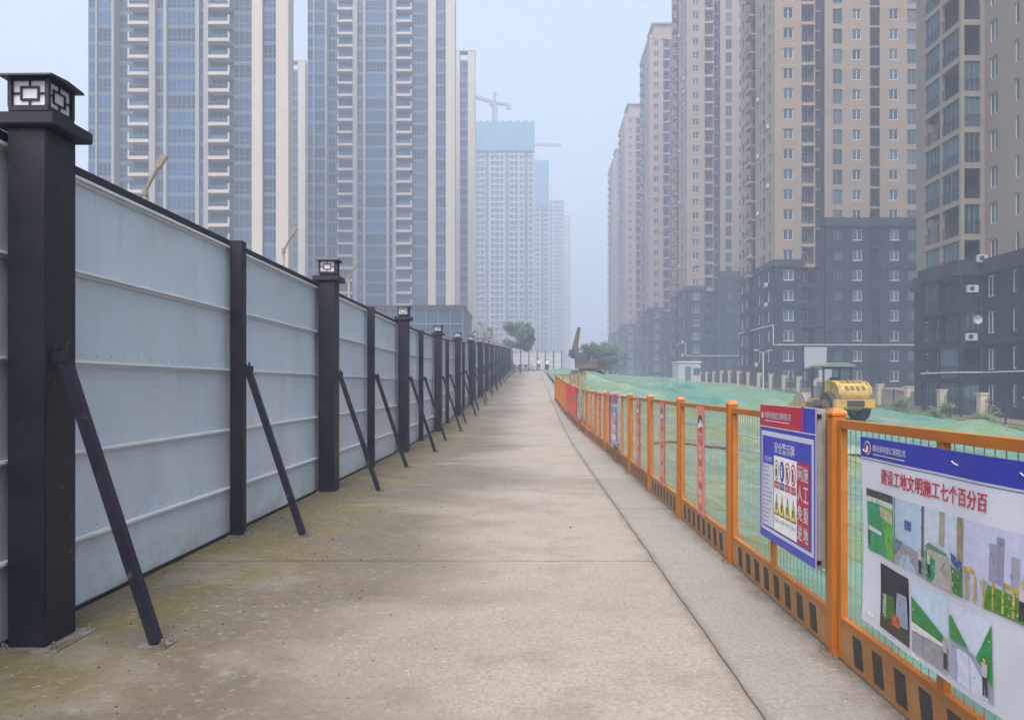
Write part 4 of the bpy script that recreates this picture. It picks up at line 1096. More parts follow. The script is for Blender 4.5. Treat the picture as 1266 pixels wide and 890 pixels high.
# left towers
def left_tower(label, loc, single, nfl=33, crown=False):
    tw = Tower("glass_tower", label, loc, 0, single)
    fh = 3.0; Ht = nfl * fh; W = 36.0; D = 17.0
    core = tw.part("core", 'core'); core.box(0.4, 29.0, 2.4, D - 0.3, 0, Ht); core.box(29.02, W - 0.4, 0.8, 2.3, 0, Ht); core.box(0.4, 4.3, 0.8, 2.4, 0, Ht); core.box(12.2, 19.3, 0.85, 2.4, 0, Ht)
    side = tw.part("side_wall", 'creamlight')
    side.box(29.01, 29.35, 2.41, D, 0, Ht); side.box(0.05, 0.39, 2.41, D, 0, Ht); side.box(0.4, 29.0, D - 0.29, D, 0, Ht); side.box(29.36, W, 2.31, 2.6, 0, Ht)
    for (a, c, p) in [(1.42, 1.72, 0.0), (4.37, 4.85, -0.15), (11.15, 12.2, -0.25), (13.6, 14.2, -0.1), (19.3, 20.0, -0.1), (20.85, 21.7, -0.25), (29.5, 31.35, -0.3), (33.8, 36.0, -0.3)]:
        m = MB(); m.box(a, c, p, 2.38, 0, Ht + (2.5 if crown and a > 29 else 0.8)); ob("pilaster", m.mesh("pilaster", 'creamlight' if a > 29 else 'pilaster'), tw.root)
    cols = [(0.02, 1.42, 0.35, 1, 'blueglass'), (1.72, 4.37, 0.35, 2, 'blueglass'), (4.85, 7.4, 1.6, 2, 'darkglass'), (12.2, 13.6, 0.45, 1, 'blueglass'), (14.2, 19.3, 0.35, 5, 'blueglass'), (20.0, 20.85, 0.45, 0, 'blueglass'), (25.55, 29.5, 1.5, 3, 'darkglass'), (31.35, 33.8, 0.3, 2, 'blueglass')]
    def cell(w_, mull, recess):
        m = win_mb(w_, fh - 0.55, mull, 0.07)
        m.box(0, w_, -0.03, 0.05, fh - 0.549, fh - 0.002, 2)
        m.box(0, w_, -0.10, -0.031, fh - 0.28, fh - 0.22, 3)
        if mull >= 1: m.box(0.07, w_ - 0.07, -0.03, 0.03, 0.8, 0.86, 0)
        return m
    for f in range(nfl):
        for (a, c, d_, mull, gl) in cols:
            tw.piece("window", ('c', a, gl), lambda: cell(c - a, mull, d_), ['gframe', gl, 'spandrel', 'pilaster'], Matrix.Translation((a, d_, f * fh)))
        for (a, c, flip) in ((7.4, 11.1, 0), (21.72, 25.5, 1)):
            def bal():
                w_ = c - a; m = MB()
                m.box(0, w_, -0.55, 1.4, -0.16, 0.0, 0); m.box(0, w_, -0.55, -0.43, 0.0, 0.42, 0)
                for q in ((0,) if not flip else (1,)):
                    x = 0 if q == 0 else w_ - 0.28
                    m.box(x, x + 0.28, -0.545, -0.2, 0.4202, 1.55, 0)
                m.box(0.3, w_ - 0.3, -0.52, -0.49, 0.42, 1.05, 1); m.box(0, w_, -0.53, -0.47, 1.05, 1.1, 2)
                m.box(0, w_, 1.401, 1.45, 0, fh - 0.165, 3)
                for q in range(1, 4): m.box(w_ * q / 4 - .03, w_ * q / 4 + .03, 1.36, 1.4, 0, fh - .17, 2)
                return m
            tw.piece("balcony", ('b', a), bal, ['creamlight', 'blueglass', 'gframe', 'darkglass'], Matrix.Translation((a, 0.2, f * fh)))
    r = tw.part("roof", 'creamlight'); r.box(29.0, W + 0.1, -0.4, 2.7, Ht + (2.5 if crown else 0.8), Ht + (2.9 if crown else 1.2)); r.box(-0.1, 28.99, -0.4, D + 0.1, Ht + (2.5 if crown else 0.8), Ht + (2.9 if crown else 1.2)); r.box(8, 28, 4, 14, Ht + 1.2, Ht + 6)
    tw.done(); return tw
left_tower("blue glass and cream high-rise nearest the hoarding with white framed balconies", (-79.3, 132, 3.0), True)
left_tower("blue glass and cream high-rise rising directly behind the low dark glass building", (-54.6, 180, 3.0), True)
left_tower("slim cream edged high-rise peeping out behind the nearest glass tower", (-107.9, 235, 3.0), False, 33, True)
left_tower("cream edged high-rise peeping out behind the tower with the low dark building", (-53.4, 228, 3.0), False, 33, True)

# low dark glass building in front of the second left tower
lb = thing("podium_building", "low dark glass podium building at the foot of a glass tower", "building", (-42, 118, 3.0))
m = MB(); m.box(0, 31, 0.2, 17, 0, 10.6); ob("wall", m.mesh("wall", 'darkglass'), lb)
m = MB(); m.box(-0.2, 31.2, 0, 17.2, 10.6, 11.4); ob("roof", m.mesh("roof", 'darktrim'), lb)
m = MB(); m.box(-0.06, 0.06, 0.02, 0.198, 0, 10.6); mm = m.mesh("mullion", 'gframe')
for k in range(17): ob("mullion", mm, lb, (0.1 + 1.93 * k, 0, 0))
m = MB(); m.box(31.002, 31.2, -0.08, 0.08, 0, 10.6); mm = m.mesh("mullion", 'gframe')
for k in range(8): ob("mullion", mm, lb, (0, 0.6 + 2.2 * k, 0))
m = MB(); m.box(0.2, 30.9, 0.06, 0.199, -0.1, 0.1); mm = m.mesh("transom", 'gframe')
for k in range(1, 4): ob("transom", mm, lb, (0, 0, 2.8 * k))

# far towers under construction
def frame_tower(label, loc, W, D, nfl, ncol, wallm, netf=0, step=None, side='spandrel'):
    t = thing("unfinished_tower", label, "building", loc)
    fh = 3.0; Ht = nfl * fh
    m = MB(); m.box(0.3, W - 0.3, 0.9, D, 0, Ht - .2); ob("core", m.mesh("core", side), t)
    m = MB(); cw = W / ncol
    for k in range(ncol + 1):
        wd = 0.45 if k % 3 else 1.1
        m.box(k * cw - wd / 2, k * cw + wd / 2, 0, 0.9, 0, Ht)
    ob("column_grid", m.mesh("column_grid", wallm), t)
    m = MB()
    for f in range(nfl + 1):
        for k in range(ncol):
            if (k * 7 + 3) % 4 != 1: m.box(k * cw + 0.23, (k + 1) * cw - 0.23, 0.1, 0.899, f * fh - 0.3, f * fh + (0.75 if k % 2 else 0.45))
    ob("floor_band", m.mesh("floor_band", wallm), t, kind="stuff")
    m = MB(); m.box(W - 0.29, W, 0.901, D, 0, Ht); m.box(0, 0.29, 0.901, D, 0, Ht); m.box(0.3, W - .3, D, D + .3, 0, Ht); m.box(0, W, 0.902, D, Ht, Ht + 0.4); ob("side_wall", m.mesh("side_wall", wallm), t)
    m = MB()
    for f in range(nfl):
        for k in range(int(D / 4)): m.box(W + 0.001, W + 0.03, 2 + 4 * k, 3.6 + 4 * k, f * fh + 0.9, f * fh + 2.4)
    ob("window", m.mesh("window", 'glass'), t, kind="stuff")
    if netf:
        z0, z1 = Ht - netf, Ht + 1.5
        m = MB(); n = 24
        for k in range(n):
            x0, x1 = -0.6 + (W + 1.2) * k / n, -0.6 + (W + 1.2) * (k + 1) / n
            y0, y1 = -0.5 - 0.15 * (k % 2), -0.5 - 0.15 * ((k + 1) % 2)
            m.quad([(x0, y0, z0), (x1, y1, z0), (x1, y1, z1 + .4 * (k % 3)), (x0, y0, z1 + .4 * (k % 3))])
        m.quad([(W + .6, -.5, z0), (W + .6, D + .5, z0), (W + .6, D + .5, z1), (W + .6, -.5, z1)]); m.quad([(-.6, -.5, z0), (-.6, D + .5, z0), (-.6, D + .5, z1), (-.6, -.5, z1)])
        ob("scaffold_net", m.mesh("scaffold_net", 'tealnet'), t)
    return t
ZF = 4.6
frame_tower("unfinished pale tower wrapped in teal netting at its top under a crane", (-28.5, 375, ZF), 29.5, 18, 43, 12, 'cframe', 13)
frame_tower("shorter looking unfinished tower beside the teal topped one", (-9.0, 450, ZF), 19.0, 18, 44, 8, 'cframe', 26)
frame_tower("pale blue unfinished tower farther along with small red crane base", (8.0, 540, ZF), 15.5, 16, 44, 6, 'cframe', 0)
frame_tower("cream edged slender tower, farthest down the road", (20.0, 600, ZF), 11.5, 18, 45, 4, 'creamlight', 0, None, 'tan')

def tower_crane(label, base, mast_h, jib, back, rz):
    t = thing("tower_crane", label, "crane", base, rz)
    def lattice(mb, p0, p1, s, n, r):
        p0, p1 = Vector(p0), Vector(p1); d = (p1 - p0).normalized(); a = d.orthogonal().normalized(); c = d.cross(a)
        C = [a * s + c * s, a * -s + c * s, a * -s - c * s, a * s - c * s]
        for q in C: mb.tube(p0 + q, p1 + q, r, 4)
        for k in range(n):
            x0, x1 = p0.lerp(p1, k / n), p0.lerp(p1, (k + 1) / n)
            for i in range(4): mb.tube(x0 + C[i], x1 + C[(i + 1) % 4], r * 0.7, 4, cap=False)
    m = MB(); lattice(m, (0, 0, 0), (0, 0, mast_h), 0.9, 14, 0.22); ob("mast", m.mesh("mast", 'crane'), t)
    m = MB(); lattice(m, (0.9, 0, mast_h + 0.4), (jib, 0, mast_h + 2.2), 0.7, 16, 0.2); ob("jib", m.mesh("jib", 'crane'), t)
    m = MB(); lattice(m, (-0.9, 0, mast_h + 0.4), (-back, 0, mast_h + 0.4), 0.6, 6, 0.2); ob("counter_jib", m.mesh("counter_jib", 'crane'), t)
    m = MB(); m.box(-back, -back + 2.4, -0.8, 0.8, mast_h - 1.8, mast_h - 0.3); ob("counterweight", m.mesh("counterweight", 'cframe'), t)
    m = MB(); lattice(m, (0, 0, mast_h), (0, 0, mast_h + 6), 0.5, 4, 0.2); m.tube((0, 0, mast_h + 6), (jib * 0.7, 0, mast_h + 2.4), 0.1, 4); m.tube((0, 0, mast_h + 6), (-back + 1, 0, mast_h + 1), 0.1, 4); ob("tower_head", m.mesh("tower_head", 'crane'), t)
    m = MB(); m.box(0.9, 2.6, -1.9, -0.7, mast_h - 1.6, mast_h + 0.6); ob("cab", m.mesh("cab", 'wframe'), t)
    return t
tower_crane("lattice tower crane standing on the teal netted tower", (-19.0, 384, ZF + 129.4), 14.0, 16, 9, R(205))
tower_crane("faint tower crane reaching over the second unfinished tower", (-2.0, 459, ZF + 132.4), 14, 22, 9, R(20))

# ------------------------------------------------------------------ street railing with pillars on the right
rl = thing("street_railing", "black iron railing with cream pillars in front of the tan towers", "fence", (0, 0, 0))
mpil = MB(); mpil.box(-0.27, 0.27, -0.27, 0.27, -0.15, 2.1); mpil.box(-0.34, 0.34, -0.34, 0.34, 2.101, 2.25); mpil = mpil.mesh("pillar", 'pillar', bevel=0.02)
mrail = MB(); GP = 5.35
mrail.box(-0.025, 0.025, 0.28, GP - 0.28, 0.25, 0.30); mrail.box(-0.025, 0.025, 0.28, GP - 0.28, 1.6, 1.65)
for q in range(1, 36): mrail.box(-0.012, 0.012, 0.27 + 0.134 * q - 0.012, 0.27 + 0.134 * q + 0.012, 0.15, 1.85)
mrail.box(-0.035, 0.035, GP / 2 - 0.035, GP / 2 + 0.035, -0.1, 1.95)
mrail = mrail.mesh("rail_bars", 'iron')
mfoot = MB(); mfoot.box(-0.12, 0.12, 0.271, GP - 0.271, -0.3, 0.14); mfoot = mfoot.mesh("plinth", 'pillar')
for k in range(-2, 20):
    y = 49.3 + GP * k; x = 33.3; z = prof(y) + lateral(x)
    ob("pillar", mpil, rl, (x, y, z))
    a = math.atan2(prof(y + GP) - prof(y), GP)
    T = Matrix.Translation((x, y, z)) @ Matrix.Rotation(a, 4, 'X')
    ob("rail_bars", mrail, rl, T=T); ob("plinth", mfoot, rl, T=T)

# white sheet board leaning at the building
t = thing("white_board", "blank white board fixed to the dark brick base behind the roller", "board", (40.35, 109.3, zR(110) + 2.9))
m = MB(); m.box(0, 3.3, 0, 0.08, 0, 3.1); ob("sheet", m.mesh("sheet", 'white'), t)
m = MB(); m.box(0.1, 0.2, 0.0801, 0.16, -2.9, 3.0); m.box(3.1, 3.2, 0.0801, 0.16, -2.9, 3.0); ob("post", m.mesh("post", 'steel'), t)
t = thing("white_board", "narrow white board standing low beside the larger blank board", "board", (42.2, 108.6, zR(110)))
m = MB(); m.box(0, 1.9, 0, 0.08, 0.2, 2.7); ob("sheet", m.mesh("sheet", 'white'), t)
m = MB(); m.box(0.1, 0.2, 0.0801, 0.16, -0.1, 2.6); m.box(1.7, 1.8, 0.0801, 0.16, -0.1, 2.6); ob("post", m.mesh("post", 'steel'), t)

# grey white site cabin beyond the net mounds
def cabin(x, y, W, D, Hh, label):
    z = site(x, y)
    t = thing("site_cabin", label, "cabin", (x, y, z), R(8))
    m = MB(); m.box(0, W, 0, D, 0.1, Hh); ob("wall", m.mesh("wall", 'white', bevel=0.03), t)
    m = MB(); m.box(-0.12, W + 0.12, -0.12, D + 0.12, Hh + 0.002, Hh + 0.15); ob("roof", m.mesh("roof", 'rail', bevel=0.02), t)
    m = MB(); m.box(W * .3, W * .3 + .8, -0.03, -0.002, 0.15, 2.1); ob("door", m.mesh("door", 'gframe'), t)
    ob("window", win_mb(0.9, 0.9, 1).mesh("window", ['gframe', 'glass']), t, (W * .3 + 1.1, -0.045, 1.0))
    m = MB(); m.box(0.05, W - .05, .05, D - .05, -0.4, 0.098); ob("base", m.mesh("base", 'steel'), t)
cabin(19.3, 97, 3.0, 2.4, 2.6, "small white site cabin near the street railing")
t = thing("concrete_block_stack", "pale concrete blocks behind the orange fence below the green mound", "blocks", (2.55, 33.2, site(2.6, 33.2)), R(5))
m = MB(); m.box(0, 0.9, 0, 0.9, -0.1, 1.05); ob("block", m.mesh("block", 'cframe', bevel=0.02), t)
m = MB(); m.box(0, 0.5, 0, 0.9, -0.1, 0.98); ob("block", m.mesh("block", 'cframe', bevel=0.02), t, (0.95, 0.1, 0))

# street lamps behind the hoarding
def street_lamp(y, label):
    t = thing("street_lamp", label, "street lamp", (-11.5, y, prof(y) - 0.06), group="street lamps behind the hoarding")
    m = MB(); m.tube((0, 0, 0), (0.0, 0, 7.3), 0.09, 10, r1=0.06); ob("pole", m.mesh("pole", 'lamppole', smooth=True), t)
    m = MB(); m.tube((0, 0, 7.25), (0.42, 0, 8.05), 0.05, 8, r1=0.045); m.tube((0, 0, 7.15), (0, 0, 7.38), 0.085, 8); ob("arm", m.mesh("arm", 'lamppole'), t)
    m = MB(); m.bar((0.36, 0, 7.98), (0.60, 0, 8.35), 0.2, 0.09, up=(0, 1, 0)); ob("lamp_head", m.mesh("lamp_head", 'lamppole', bevel=0.02), t)
for y in (22.0, 34.3, 46.6): street_lamp(y, "angled street lamp rising above the hoarding in front of the glass towers")
# double arm lamp by the railing
t = thing("street_lamp", "white double armed lamp post beside the dark brick base", "street lamp", (32.6, 104, prof(104) + lateral(32.6)))
m = MB(); m.tube((0, 0, -0.1), (0, 0, 5.2), 0.08, 8); ob("pole", m.mesh("pole", 'wframe'), t)
for s in (-1, 1):
    m = MB(); m.tube((0, 0, 5.1), (s * 0.8, 0, 5.5), 0.04, 6); m.box(min(s * .7, s * 1.3), max(s * .7, s * 1.3), -.12, .12, 5.48, 5.58); ob("lamp_head", m.mesh("lamp_head", 'wframe'), t)

# black hose across the net
pts = [(3.4 + 0.5 * k, 20.4 + 0.35 * math.sin(k * 0.9)) for k in range(14)]
m = MB()
for a, c in zip(pts[:-1], pts[1:]): m.tube((a[0], a[1], net_z(*a) + 0.03), (c[0], c[1], net_z(*c) + 0.03), 0.035, 6)
ob("hose", m.mesh("hose", 'hose'), label="black hose lying across the green net", cat="hose")

# ------------------------------------------------------------------ road roller
def wheel(t, x, y, z, r, wd, name="wheel"):
    n = 24
    m = MB()
    prof_ = [(-wd / 2, r * 0.55), (-wd / 2, r * 0.93), (-wd * 0.38, r), (wd * 0.38, r), (wd / 2, r * 0.93), (wd / 2, r * 0.55)]
    for k in range(n):
        a0, a1 = 2 * math.pi * k / n, 2 * math.pi * (k + 1) / n
        for (x0, r0), (x1, r1) in zip(prof_[:-1], prof_[1:]):
            m.quad([(x0, r0 * math.cos(a0), r0 * math.sin(a0)), (x1, r1 * math.cos(a0), r1 * math.sin(a0)), (x1, r1 * math.cos(a1), r1 * math.sin(a1)), (x0, r0 * math.cos(a1), r0 * math.sin(a1))])
        if k % 2 == 0: m.bar((-wd * .42, r * 1.0 * math.cos(a0), r * math.sin(a0)), (wd * .42, r * math.cos(a1), r * math.sin(a1)), 0.06, 0.05)
    o = ob(name, m.mesh(name, 'tyre'), t, (x, y, z))
    m = MB(); m.tube((-wd * .44, 0, 0), (wd * .44, 0, 0), r * 0.56, 20); m.tube((-wd * .5, 0, 0), (wd * .5, 0, 0), r * 0.2, 12)
    ob("rim", m.mesh("rim", 'yellow'), o)
rz_ = net_z(17.6, 42)
t = thing("road_roller", "yellow road roller with louvred hood and covered cab on the green net", "roller", (18.05, 41.6, rz_ - 0.05), R(7)); t.scale = (1.08,) * 3
wheel(t, -0.8, 0.75, 0.78, 0.78, 0.55); wheel(t, 0.8, 0.75, 0.78, 0.78, 0.55)
m = MB(); m.box(-0.5, 0.5, -0.1, 2.6, 0.62, 1.1); m.box(-1.1, 1.1, -0.32, 0.0, 0.72, 1.2); m.box(-1.1, 1.1, 1.65, 2.75, 0.95, 1.2); ob("chassis", m.mesh("chassis", 'yellow', bevel=0.03), t)
m = MB(); m.box(-0.48, 0.48, -0.345, -0.322, 0.80, 1.12); ob("rear_grille", m.mesh("rear_grille", 'iron'), t)
hp = [(-0.28, 1.2), (-0.34, 1.5), (-0.24, 1.78), (0.0, 2.0), (0.35, 2.12), (0.9, 2.17), (1.35, 2.17), (1.35, 1.2)]
m = MB(); m.prism(hp, -0.82, 0.82); hood = ob("hood", m.mesh("hood", 'yellow', bevel=0.05), t)
m = MB()
for k in range(4):
    for (a, c) in (((-0.30, 1.66), (-0.16, 1.87)), ((0.05, 2.035), (0.36, 2.135))):
        x = -0.55 + 0.31 * k
        d = Vector((0, c[0] - a[0], c[1] - a[1])).normalized(); nn = Vector((0, -d.z, d.y)) 
        p0 = Vector((0, a[0], a[1])) + nn * 0.012; p1 = Vector((0, c[0], c[1])) + nn * 0.012
        m.quad([p0 + Vector((x, 0, 0)), p0 + Vector((x + 0.19, 0, 0)), p1 + Vector((x + 0.19, 0, 0)), p1 + Vector((x, 0, 0))])
ob("louvre", m.mesh("louvre", 'rust'), hood)
m = MB()
for s in (-1, 1): m.prism([(a + 0.0, c + 0.03) for a, c in hp[1:6]] + [(a, c - 0.06) for a, c in reversed(hp[1:6])], s * 0.86 - 0.05, s * 0.86 + 0.05)
ob("hood_rib", m.mesh("hood_rib", 'yellow'), hood)
m = MB(); m.tube((0.0, 0.45, 2.13), (0.0, 0.45, 2.40), 0.05, 10); m.tube((0.0, 0.45, 2.40), (0.08, 0.38, 2.5), 0.045, 10); ob("exhaust", m.mesh("exhaust", 'rust'), hood)
m = MB()
for sx in (-1, 1):
    for y in (1.45, 2.65): m.box(sx * 0.80 - 0.045, sx * 0.80 + 0.045, y - 0.045, y + 0.045, 1.201, 2.9)
m.box(-0.755, 0.755, 1.42, 1.48, 2.05, 2.12); m.box(-0.755, 0.755, 1.42, 1.48, 2.8, 2.88)
cabo = ob("cab_frame", m.mesh("cab_frame", 'cab'), t)
m = MB(); m.box(-0.754, 0.754, 2.62, 2.64, 1.25, 1.9); ob("cab_glass", m.mesh("cab_glass", 'cabglass'), cabo)
m = MB(); m.prism([(-0.9, 2.9), (0.9, 2.9), (0.87, 3.0), (0.5, 3.13), (0.0, 3.17), (-0.5, 3.13), (-0.87, 3.0)], 1.2, 2.95, axis='y'); ob("cab_roof", m.mesh("cab_roof", 'cabroof', bevel=0.02), cabo)
m = MB(); m.box(-0.3, 0.3, 1.75, 2.2, 1.2, 1.65); m.box(-0.3, 0.3, 1.7, 1.8, 1.65, 2.35); ob("seat", m.mesh("seat", 'black', bevel=0.04), cabo)
m = MB(); m.tube((-0.84, 1.5, 2.78), (-1.35, 1.5, 2.75), 0.02, 6); m.tube((-1.35, 1.5, 2.75), (-1.35, 1.5, 2.6), 0.02, 6); m.box(-1.43, -1.27, 1.45, 1.5, 2.25, 2.6); ob("mirror", m.mesh("mirror", 'iron'), cabo)
m = MB(); m.box(-0.4, 0.4, 2.601, 3.0, 0.75, 1.15); m.box(-1.25, -1.1, 2.8, 4.6, 0.55, 0.95); m.box(1.1, 1.25, 2.8, 4.6, 0.55, 0.95); m.box(-1.1, 1.1, 2.8, 3.0, 0.55, 0.95); m.box(-1.1, 1.1, 4.4, 4.6, 0.55, 0.95); ob("drum_frame", m.mesh("drum_frame", 'yellow', bevel=0.02), t)
m = MB(); m.tube((-1.06, 3.7, 0.76), (1.06, 3.7, 0.76), 0.76, 28); ob("drum", m.mesh("drum", 'steel', smooth=False), t)
m = MB(); m.box(-1.5, -1.15, 0.35, 1.3, 0.85, 1.15); m.box(-1.35, -1.15, 1.35, 2.4, 0.6, 1.0); ob("side_tank", m.mesh("side_tank", 'rust', bevel=0.02), t)

# ------------------------------------------------------------------ excavator far behind the mound
ez = net_z(5.4, 84)
t = thing("excavator", "excavator with raised boom behind the green net mound", "excavator", (6.3, 84, ez - 0.25), R(62))
for s in (-1, 1):
    m = MB(); m.prism([(-1.6, 0.25), (-1.3, 0), (1.3, 0), (1.6, 0.25), (1.6, 0.55), (1.3, 0.8), (-1.3, 0.8), (-1.6, 0.55)], s * 0.95 - 0.25, s * 0.95 + 0.25); ob("track", m.mesh("track", 'tyre'), t)
m = MB(); m.box(-0.65, 0.65, -0.7, 0.7, 0.4, 0.95); ob("undercarriage", m.mesh("undercarriage", 'iron'), t)
m = MB(); m.box(-1.2, 1.2, -1.8, 1.0, 0.951, 1.6); m.box(-1.15, 1.15, -1.78, -0.6, 1.601, 2.0); ob("house", m.mesh("house", 'rust', bevel=0.06), t)
m = MB(); m.box(-1.15, -0.2, -0.55, 1.05, 1.601, 2.75); ob("cab", m.mesh("cab", 'cab', bevel=0.05), t)
m = MB(); m.prism([(0.7, 1.3), (1.0, 1.1), (1.7, 3.6), (1.2, 5.6), (0.95, 5.5), (1.25, 3.6)], -0.02, 0.34); ob("boom", m.mesh("boom", 'rust'), t)
m = MB(); m.prism([(0.85, 5.7), (1.2, 5.75), (1.95, 3.2), (1.75, 3.1)], 0.03, 0.29); ob("stick", m.mesh("stick", 'rust'), t)
m = MB(); m.prism([(1.6, 3.15), (2.05, 3.2), (2.2, 2.5), (1.8, 2.2), (1.5, 2.5)], -0.3, 0.6); ob("bucket", m.mesh("bucket", 'iron'), t)

# ------------------------------------------------------------------ people at the end of the path
def skin_body(name, joints, edges, matfn, mats, root=0):
    me = bpy.data.meshes.new(name); me.from_pydata([j[0] for j in joints], edges, [])
    o = bpy.data.objects.new(name, me); COL.objects.link(o)
    md = o.modifiers.new("s", 'SKIN'); o.modifiers.new("ss", 'SUBSURF').levels = 2
    for i, j in enumerate(joints):
        me.skin_vertices[0].data[i].radius = (j[1], j[1] if len(j) < 3 else j[2])
    me.skin_vertices[0].data[root].use_root = True
    dg = bpy.context.evaluated_depsgraph_get(); dg.update()
    nm = bpy.data.meshes.new_from_object(o.evaluated_get(dg)); bpy.data.objects.remove(o)
    nm.materials.clear()
    for q in mats: nm.materials.append(M[q])
    for p in nm.polygons: p.material_index = matfn(p.center); p.use_smooth = True
    return nm
def person(label, x, y, rz, seated=False, group=None):
    z = prof(y) - 0.02
    t = thing("person", label, "person", (x, y, z), rz)
    if not seated:
        J = [((0, 0, 0.95), .15, .11), ((0, 0, 1.15), .145, .10), ((0, 0.0, 1.38), .165, .11), ((0, 0, 1.50), .06), ((0, 0.01, 1.58), .075), ((0, 0.015, 1.68), .098), ((0, 0.01, 1.75), .075),
             ((.10, 0, .88), .095), ((.11, .10, .50), .068), ((.11, -.02, .10), .045), ((.11, .10, .05), .045),
             ((-.10, 0, .88), .095), ((-.11, -.03, .50), .068), ((-.11, -.22, .12), .045), ((-.11, -.12, .05), .045),
             ((.20, 0, 1.40), .062), ((.26, -.05, 1.12), .048), ((.26, .07, .88), .036), ((.25, .10, .78), .038),
             ((-.20, 0, 1.40), .062), ((-.26, .06, 1.12), .048), ((-.25, .20, .92), .036), ((-.24, .25, .84), .038)]
        zp = 0.98
    else:
        J = [((0, -.1, 0.86), .16, .12), ((0, -.08, 1.06), .15, .105), ((0, -.04, 1.28), .17, .11), ((0, -.01, 1.40), .06), ((0, 0.01, 1.48), .075), ((0, 0.02, 1.58), .098), ((0, 0.015, 1.65), .075),
             ((.12, -.02, .82), .10), ((.19, .40, .78), .07), ((.18, .38, .36), .048), ((.18, .48, .31), .045),
             ((-.12, -.02, .82), .10), ((-.19, .40, .78), .07), ((-.18, .38, .36), .048), ((-.18, .48, .31), .045),
             ((.21, -.03, 1.30), .062), ((.30, .10, 1.08), .048), ((.28, .38, 1.04), .036), ((.27, .46, 1.04), .038),
             ((-.21, -.03, 1.30), .062), ((-.30, .10, 1.08), .048), ((-.28, .38, 1.04), .036), ((-.27, .46, 1.04), .038)]
        zp = 0.90
    E = [(0,1),(1,2),(2,3),(3,4),(4,5),(5,6),(0,7),(7,8),(8,9),(9,10),(0,11),(11,12),(12,13),(13,14),(2,15),(15,16),(16,17),(17,18),(2,19),(19,20),(20,21),(21,22)]
    neck = J[3][0][2]; hd = J[5][0][2]
    def mf(c):
        if c.z > neck + 0.03: return 2 if (c.z > hd + 0.02 or c.y < J[5][0][1] - 0.02) else 0
        if c.z > neck - 0.02: return 0
        if abs(c.x) > 0.2 and c.z < (1.15 if not seated else 1.10) and (not seated or c.y > .12) and c.z > .7: return 0
        if c.z > zp: return 1
        return 3
    ob("body", skin_body("body", J, E, mf, ['skin', 'shirt', 'hair', 'trouser']), t)
    return t
YPp = 100.0
person("person in white shirt and dark trousers walking away down the path", 0.98, YPp, 0)
person("person in white top riding a dark scooter at the path end", 2.15, YPp - 1.0, 0, True)
def disc_wheel(m, y, z, r, wd, mi=0, n=18):
    for k in range(n):
        a0, a1 = 2 * math.pi * k / n, 2 * math.pi * (k + 1) / n
        m.bar((0, y + r * math.cos(a0), z + r * math.sin(a0)), (0, y + r * math.cos(a1), z + r * math.sin(a1)), wd, wd, mi, up=(1, 0, 0))
t = thing("scooter", "dark electric scooter under the rider in white", "scooter", (2.15, YPp - 1.0, prof(YPp - 1) - 0.02))
for y in (-0.55, 0.75):
    m = MB(); disc_wheel(m, y, 0.24, 0.2, 0.09); ob("wheel", m.mesh("wheel", 'tyre'), t)
m = MB(); m.prism([(-0.75, 0.42), (-0.2, 0.30), (0.45, 0.24), (0.5, 0.28), (0.0, 0.40), (0.02, 0.68), (-0.7, 0.70)], -0.13, 0.13); m.prism([(0.45, 0.24), (0.75, 0.5), (0.62, 0.98), (0.52, 0.95), (0.6, 0.5)], -0.15, 0.15); ob("body_shell", m.mesh("body_shell", 'black', bevel=0.02), t)
m = MB(); m.prism([(-0.7, 0.705), (0.0, 0.685), (0.0, 0.745), (-0.7, 0.765)], -0.12, 0.12); ob("saddle", m.mesh("saddle", 'tyre', bevel=0.01), t)
m = MB(); m.tube((-0.34, 0.5, 1.03), (0.34, 0.5, 1.03), 0.02, 6); m.tube((0, 0.55, 0.95), (0, 0.5, 1.04), 0.03, 6); ob("handlebar", m.mesh("handlebar", 'iron'), t)

# parked bicycles beside the hoarding
def bicycle(label, x, y, rz, group):
    t = thing("bicycle", label, "bicycle", (x, y, prof(y) - 0.02), rz, group)
    for yy in (-0.52, 0.52):
        m = MB(); disc_wheel(m, yy, 0.34, 0.32, 0.035)
        for k in range(6): a = math.pi * k / 6; m.tube((0, yy - .31 * math.cos(a), .34 - .31 * math.sin(a)), (0, yy + .31 * math.cos(a), .34 + .31 * math.sin(a)), 0.004, 4)
        ob("wheel", m.mesh("wheel", 'tyre'), t)
    m = MB(); P_ = {'r': (0, -.52, .34), 'b': (0, -.08, .32), 's': (0, -.22, .86), 'h': (0, .36, .84), 'f': (0, .52, .34)}
    for a, c in ('rb', 'bs', 'rs', 'bh', 'sh', 'hf'): m.tube(P_[a], P_[c], 0.018, 6)
    ob("frame", m.mesh("frame", 'black'), t)
    m = MB(); m.prism([(-.36, .88), (-.06, .89), (-.08, .94), (-.36, .95)], -.07, .07); ob("saddle", m.mesh("saddle", 'tyre'), t)
    m = MB(); m.tube((-.28, .30, 1.02), (.28, .30, 1.02), .015, 6); m.tube((0, .36, .84), (0, .32, 1.03), .015, 6); ob("handlebar", m.mesh("handlebar", 'iron'), t)
    m = MB(); m.box(-.17, .17, .50, .80, .72, .95); ob("basket", m.mesh("basket", 'iron'), t)
for k in range(4): bicycle("dark bicycle parked in a row at the end of the hoarding", -2.5 + 0.75 * k, 96.5 + 0.5 * k, R(62), "bicycles parked at the path end")
t = thing("trestle", "small dark trestle standing on the path in front of the bicycles", "trestle", (-1.7, 87, prof(87) - 0.02), R(10))
m = MB(); m.box(-0.45, 0.45, -0.06, 0.06, 0.72, 0.80); ob("top_beam", m.mesh("top_beam", 'black'), t)
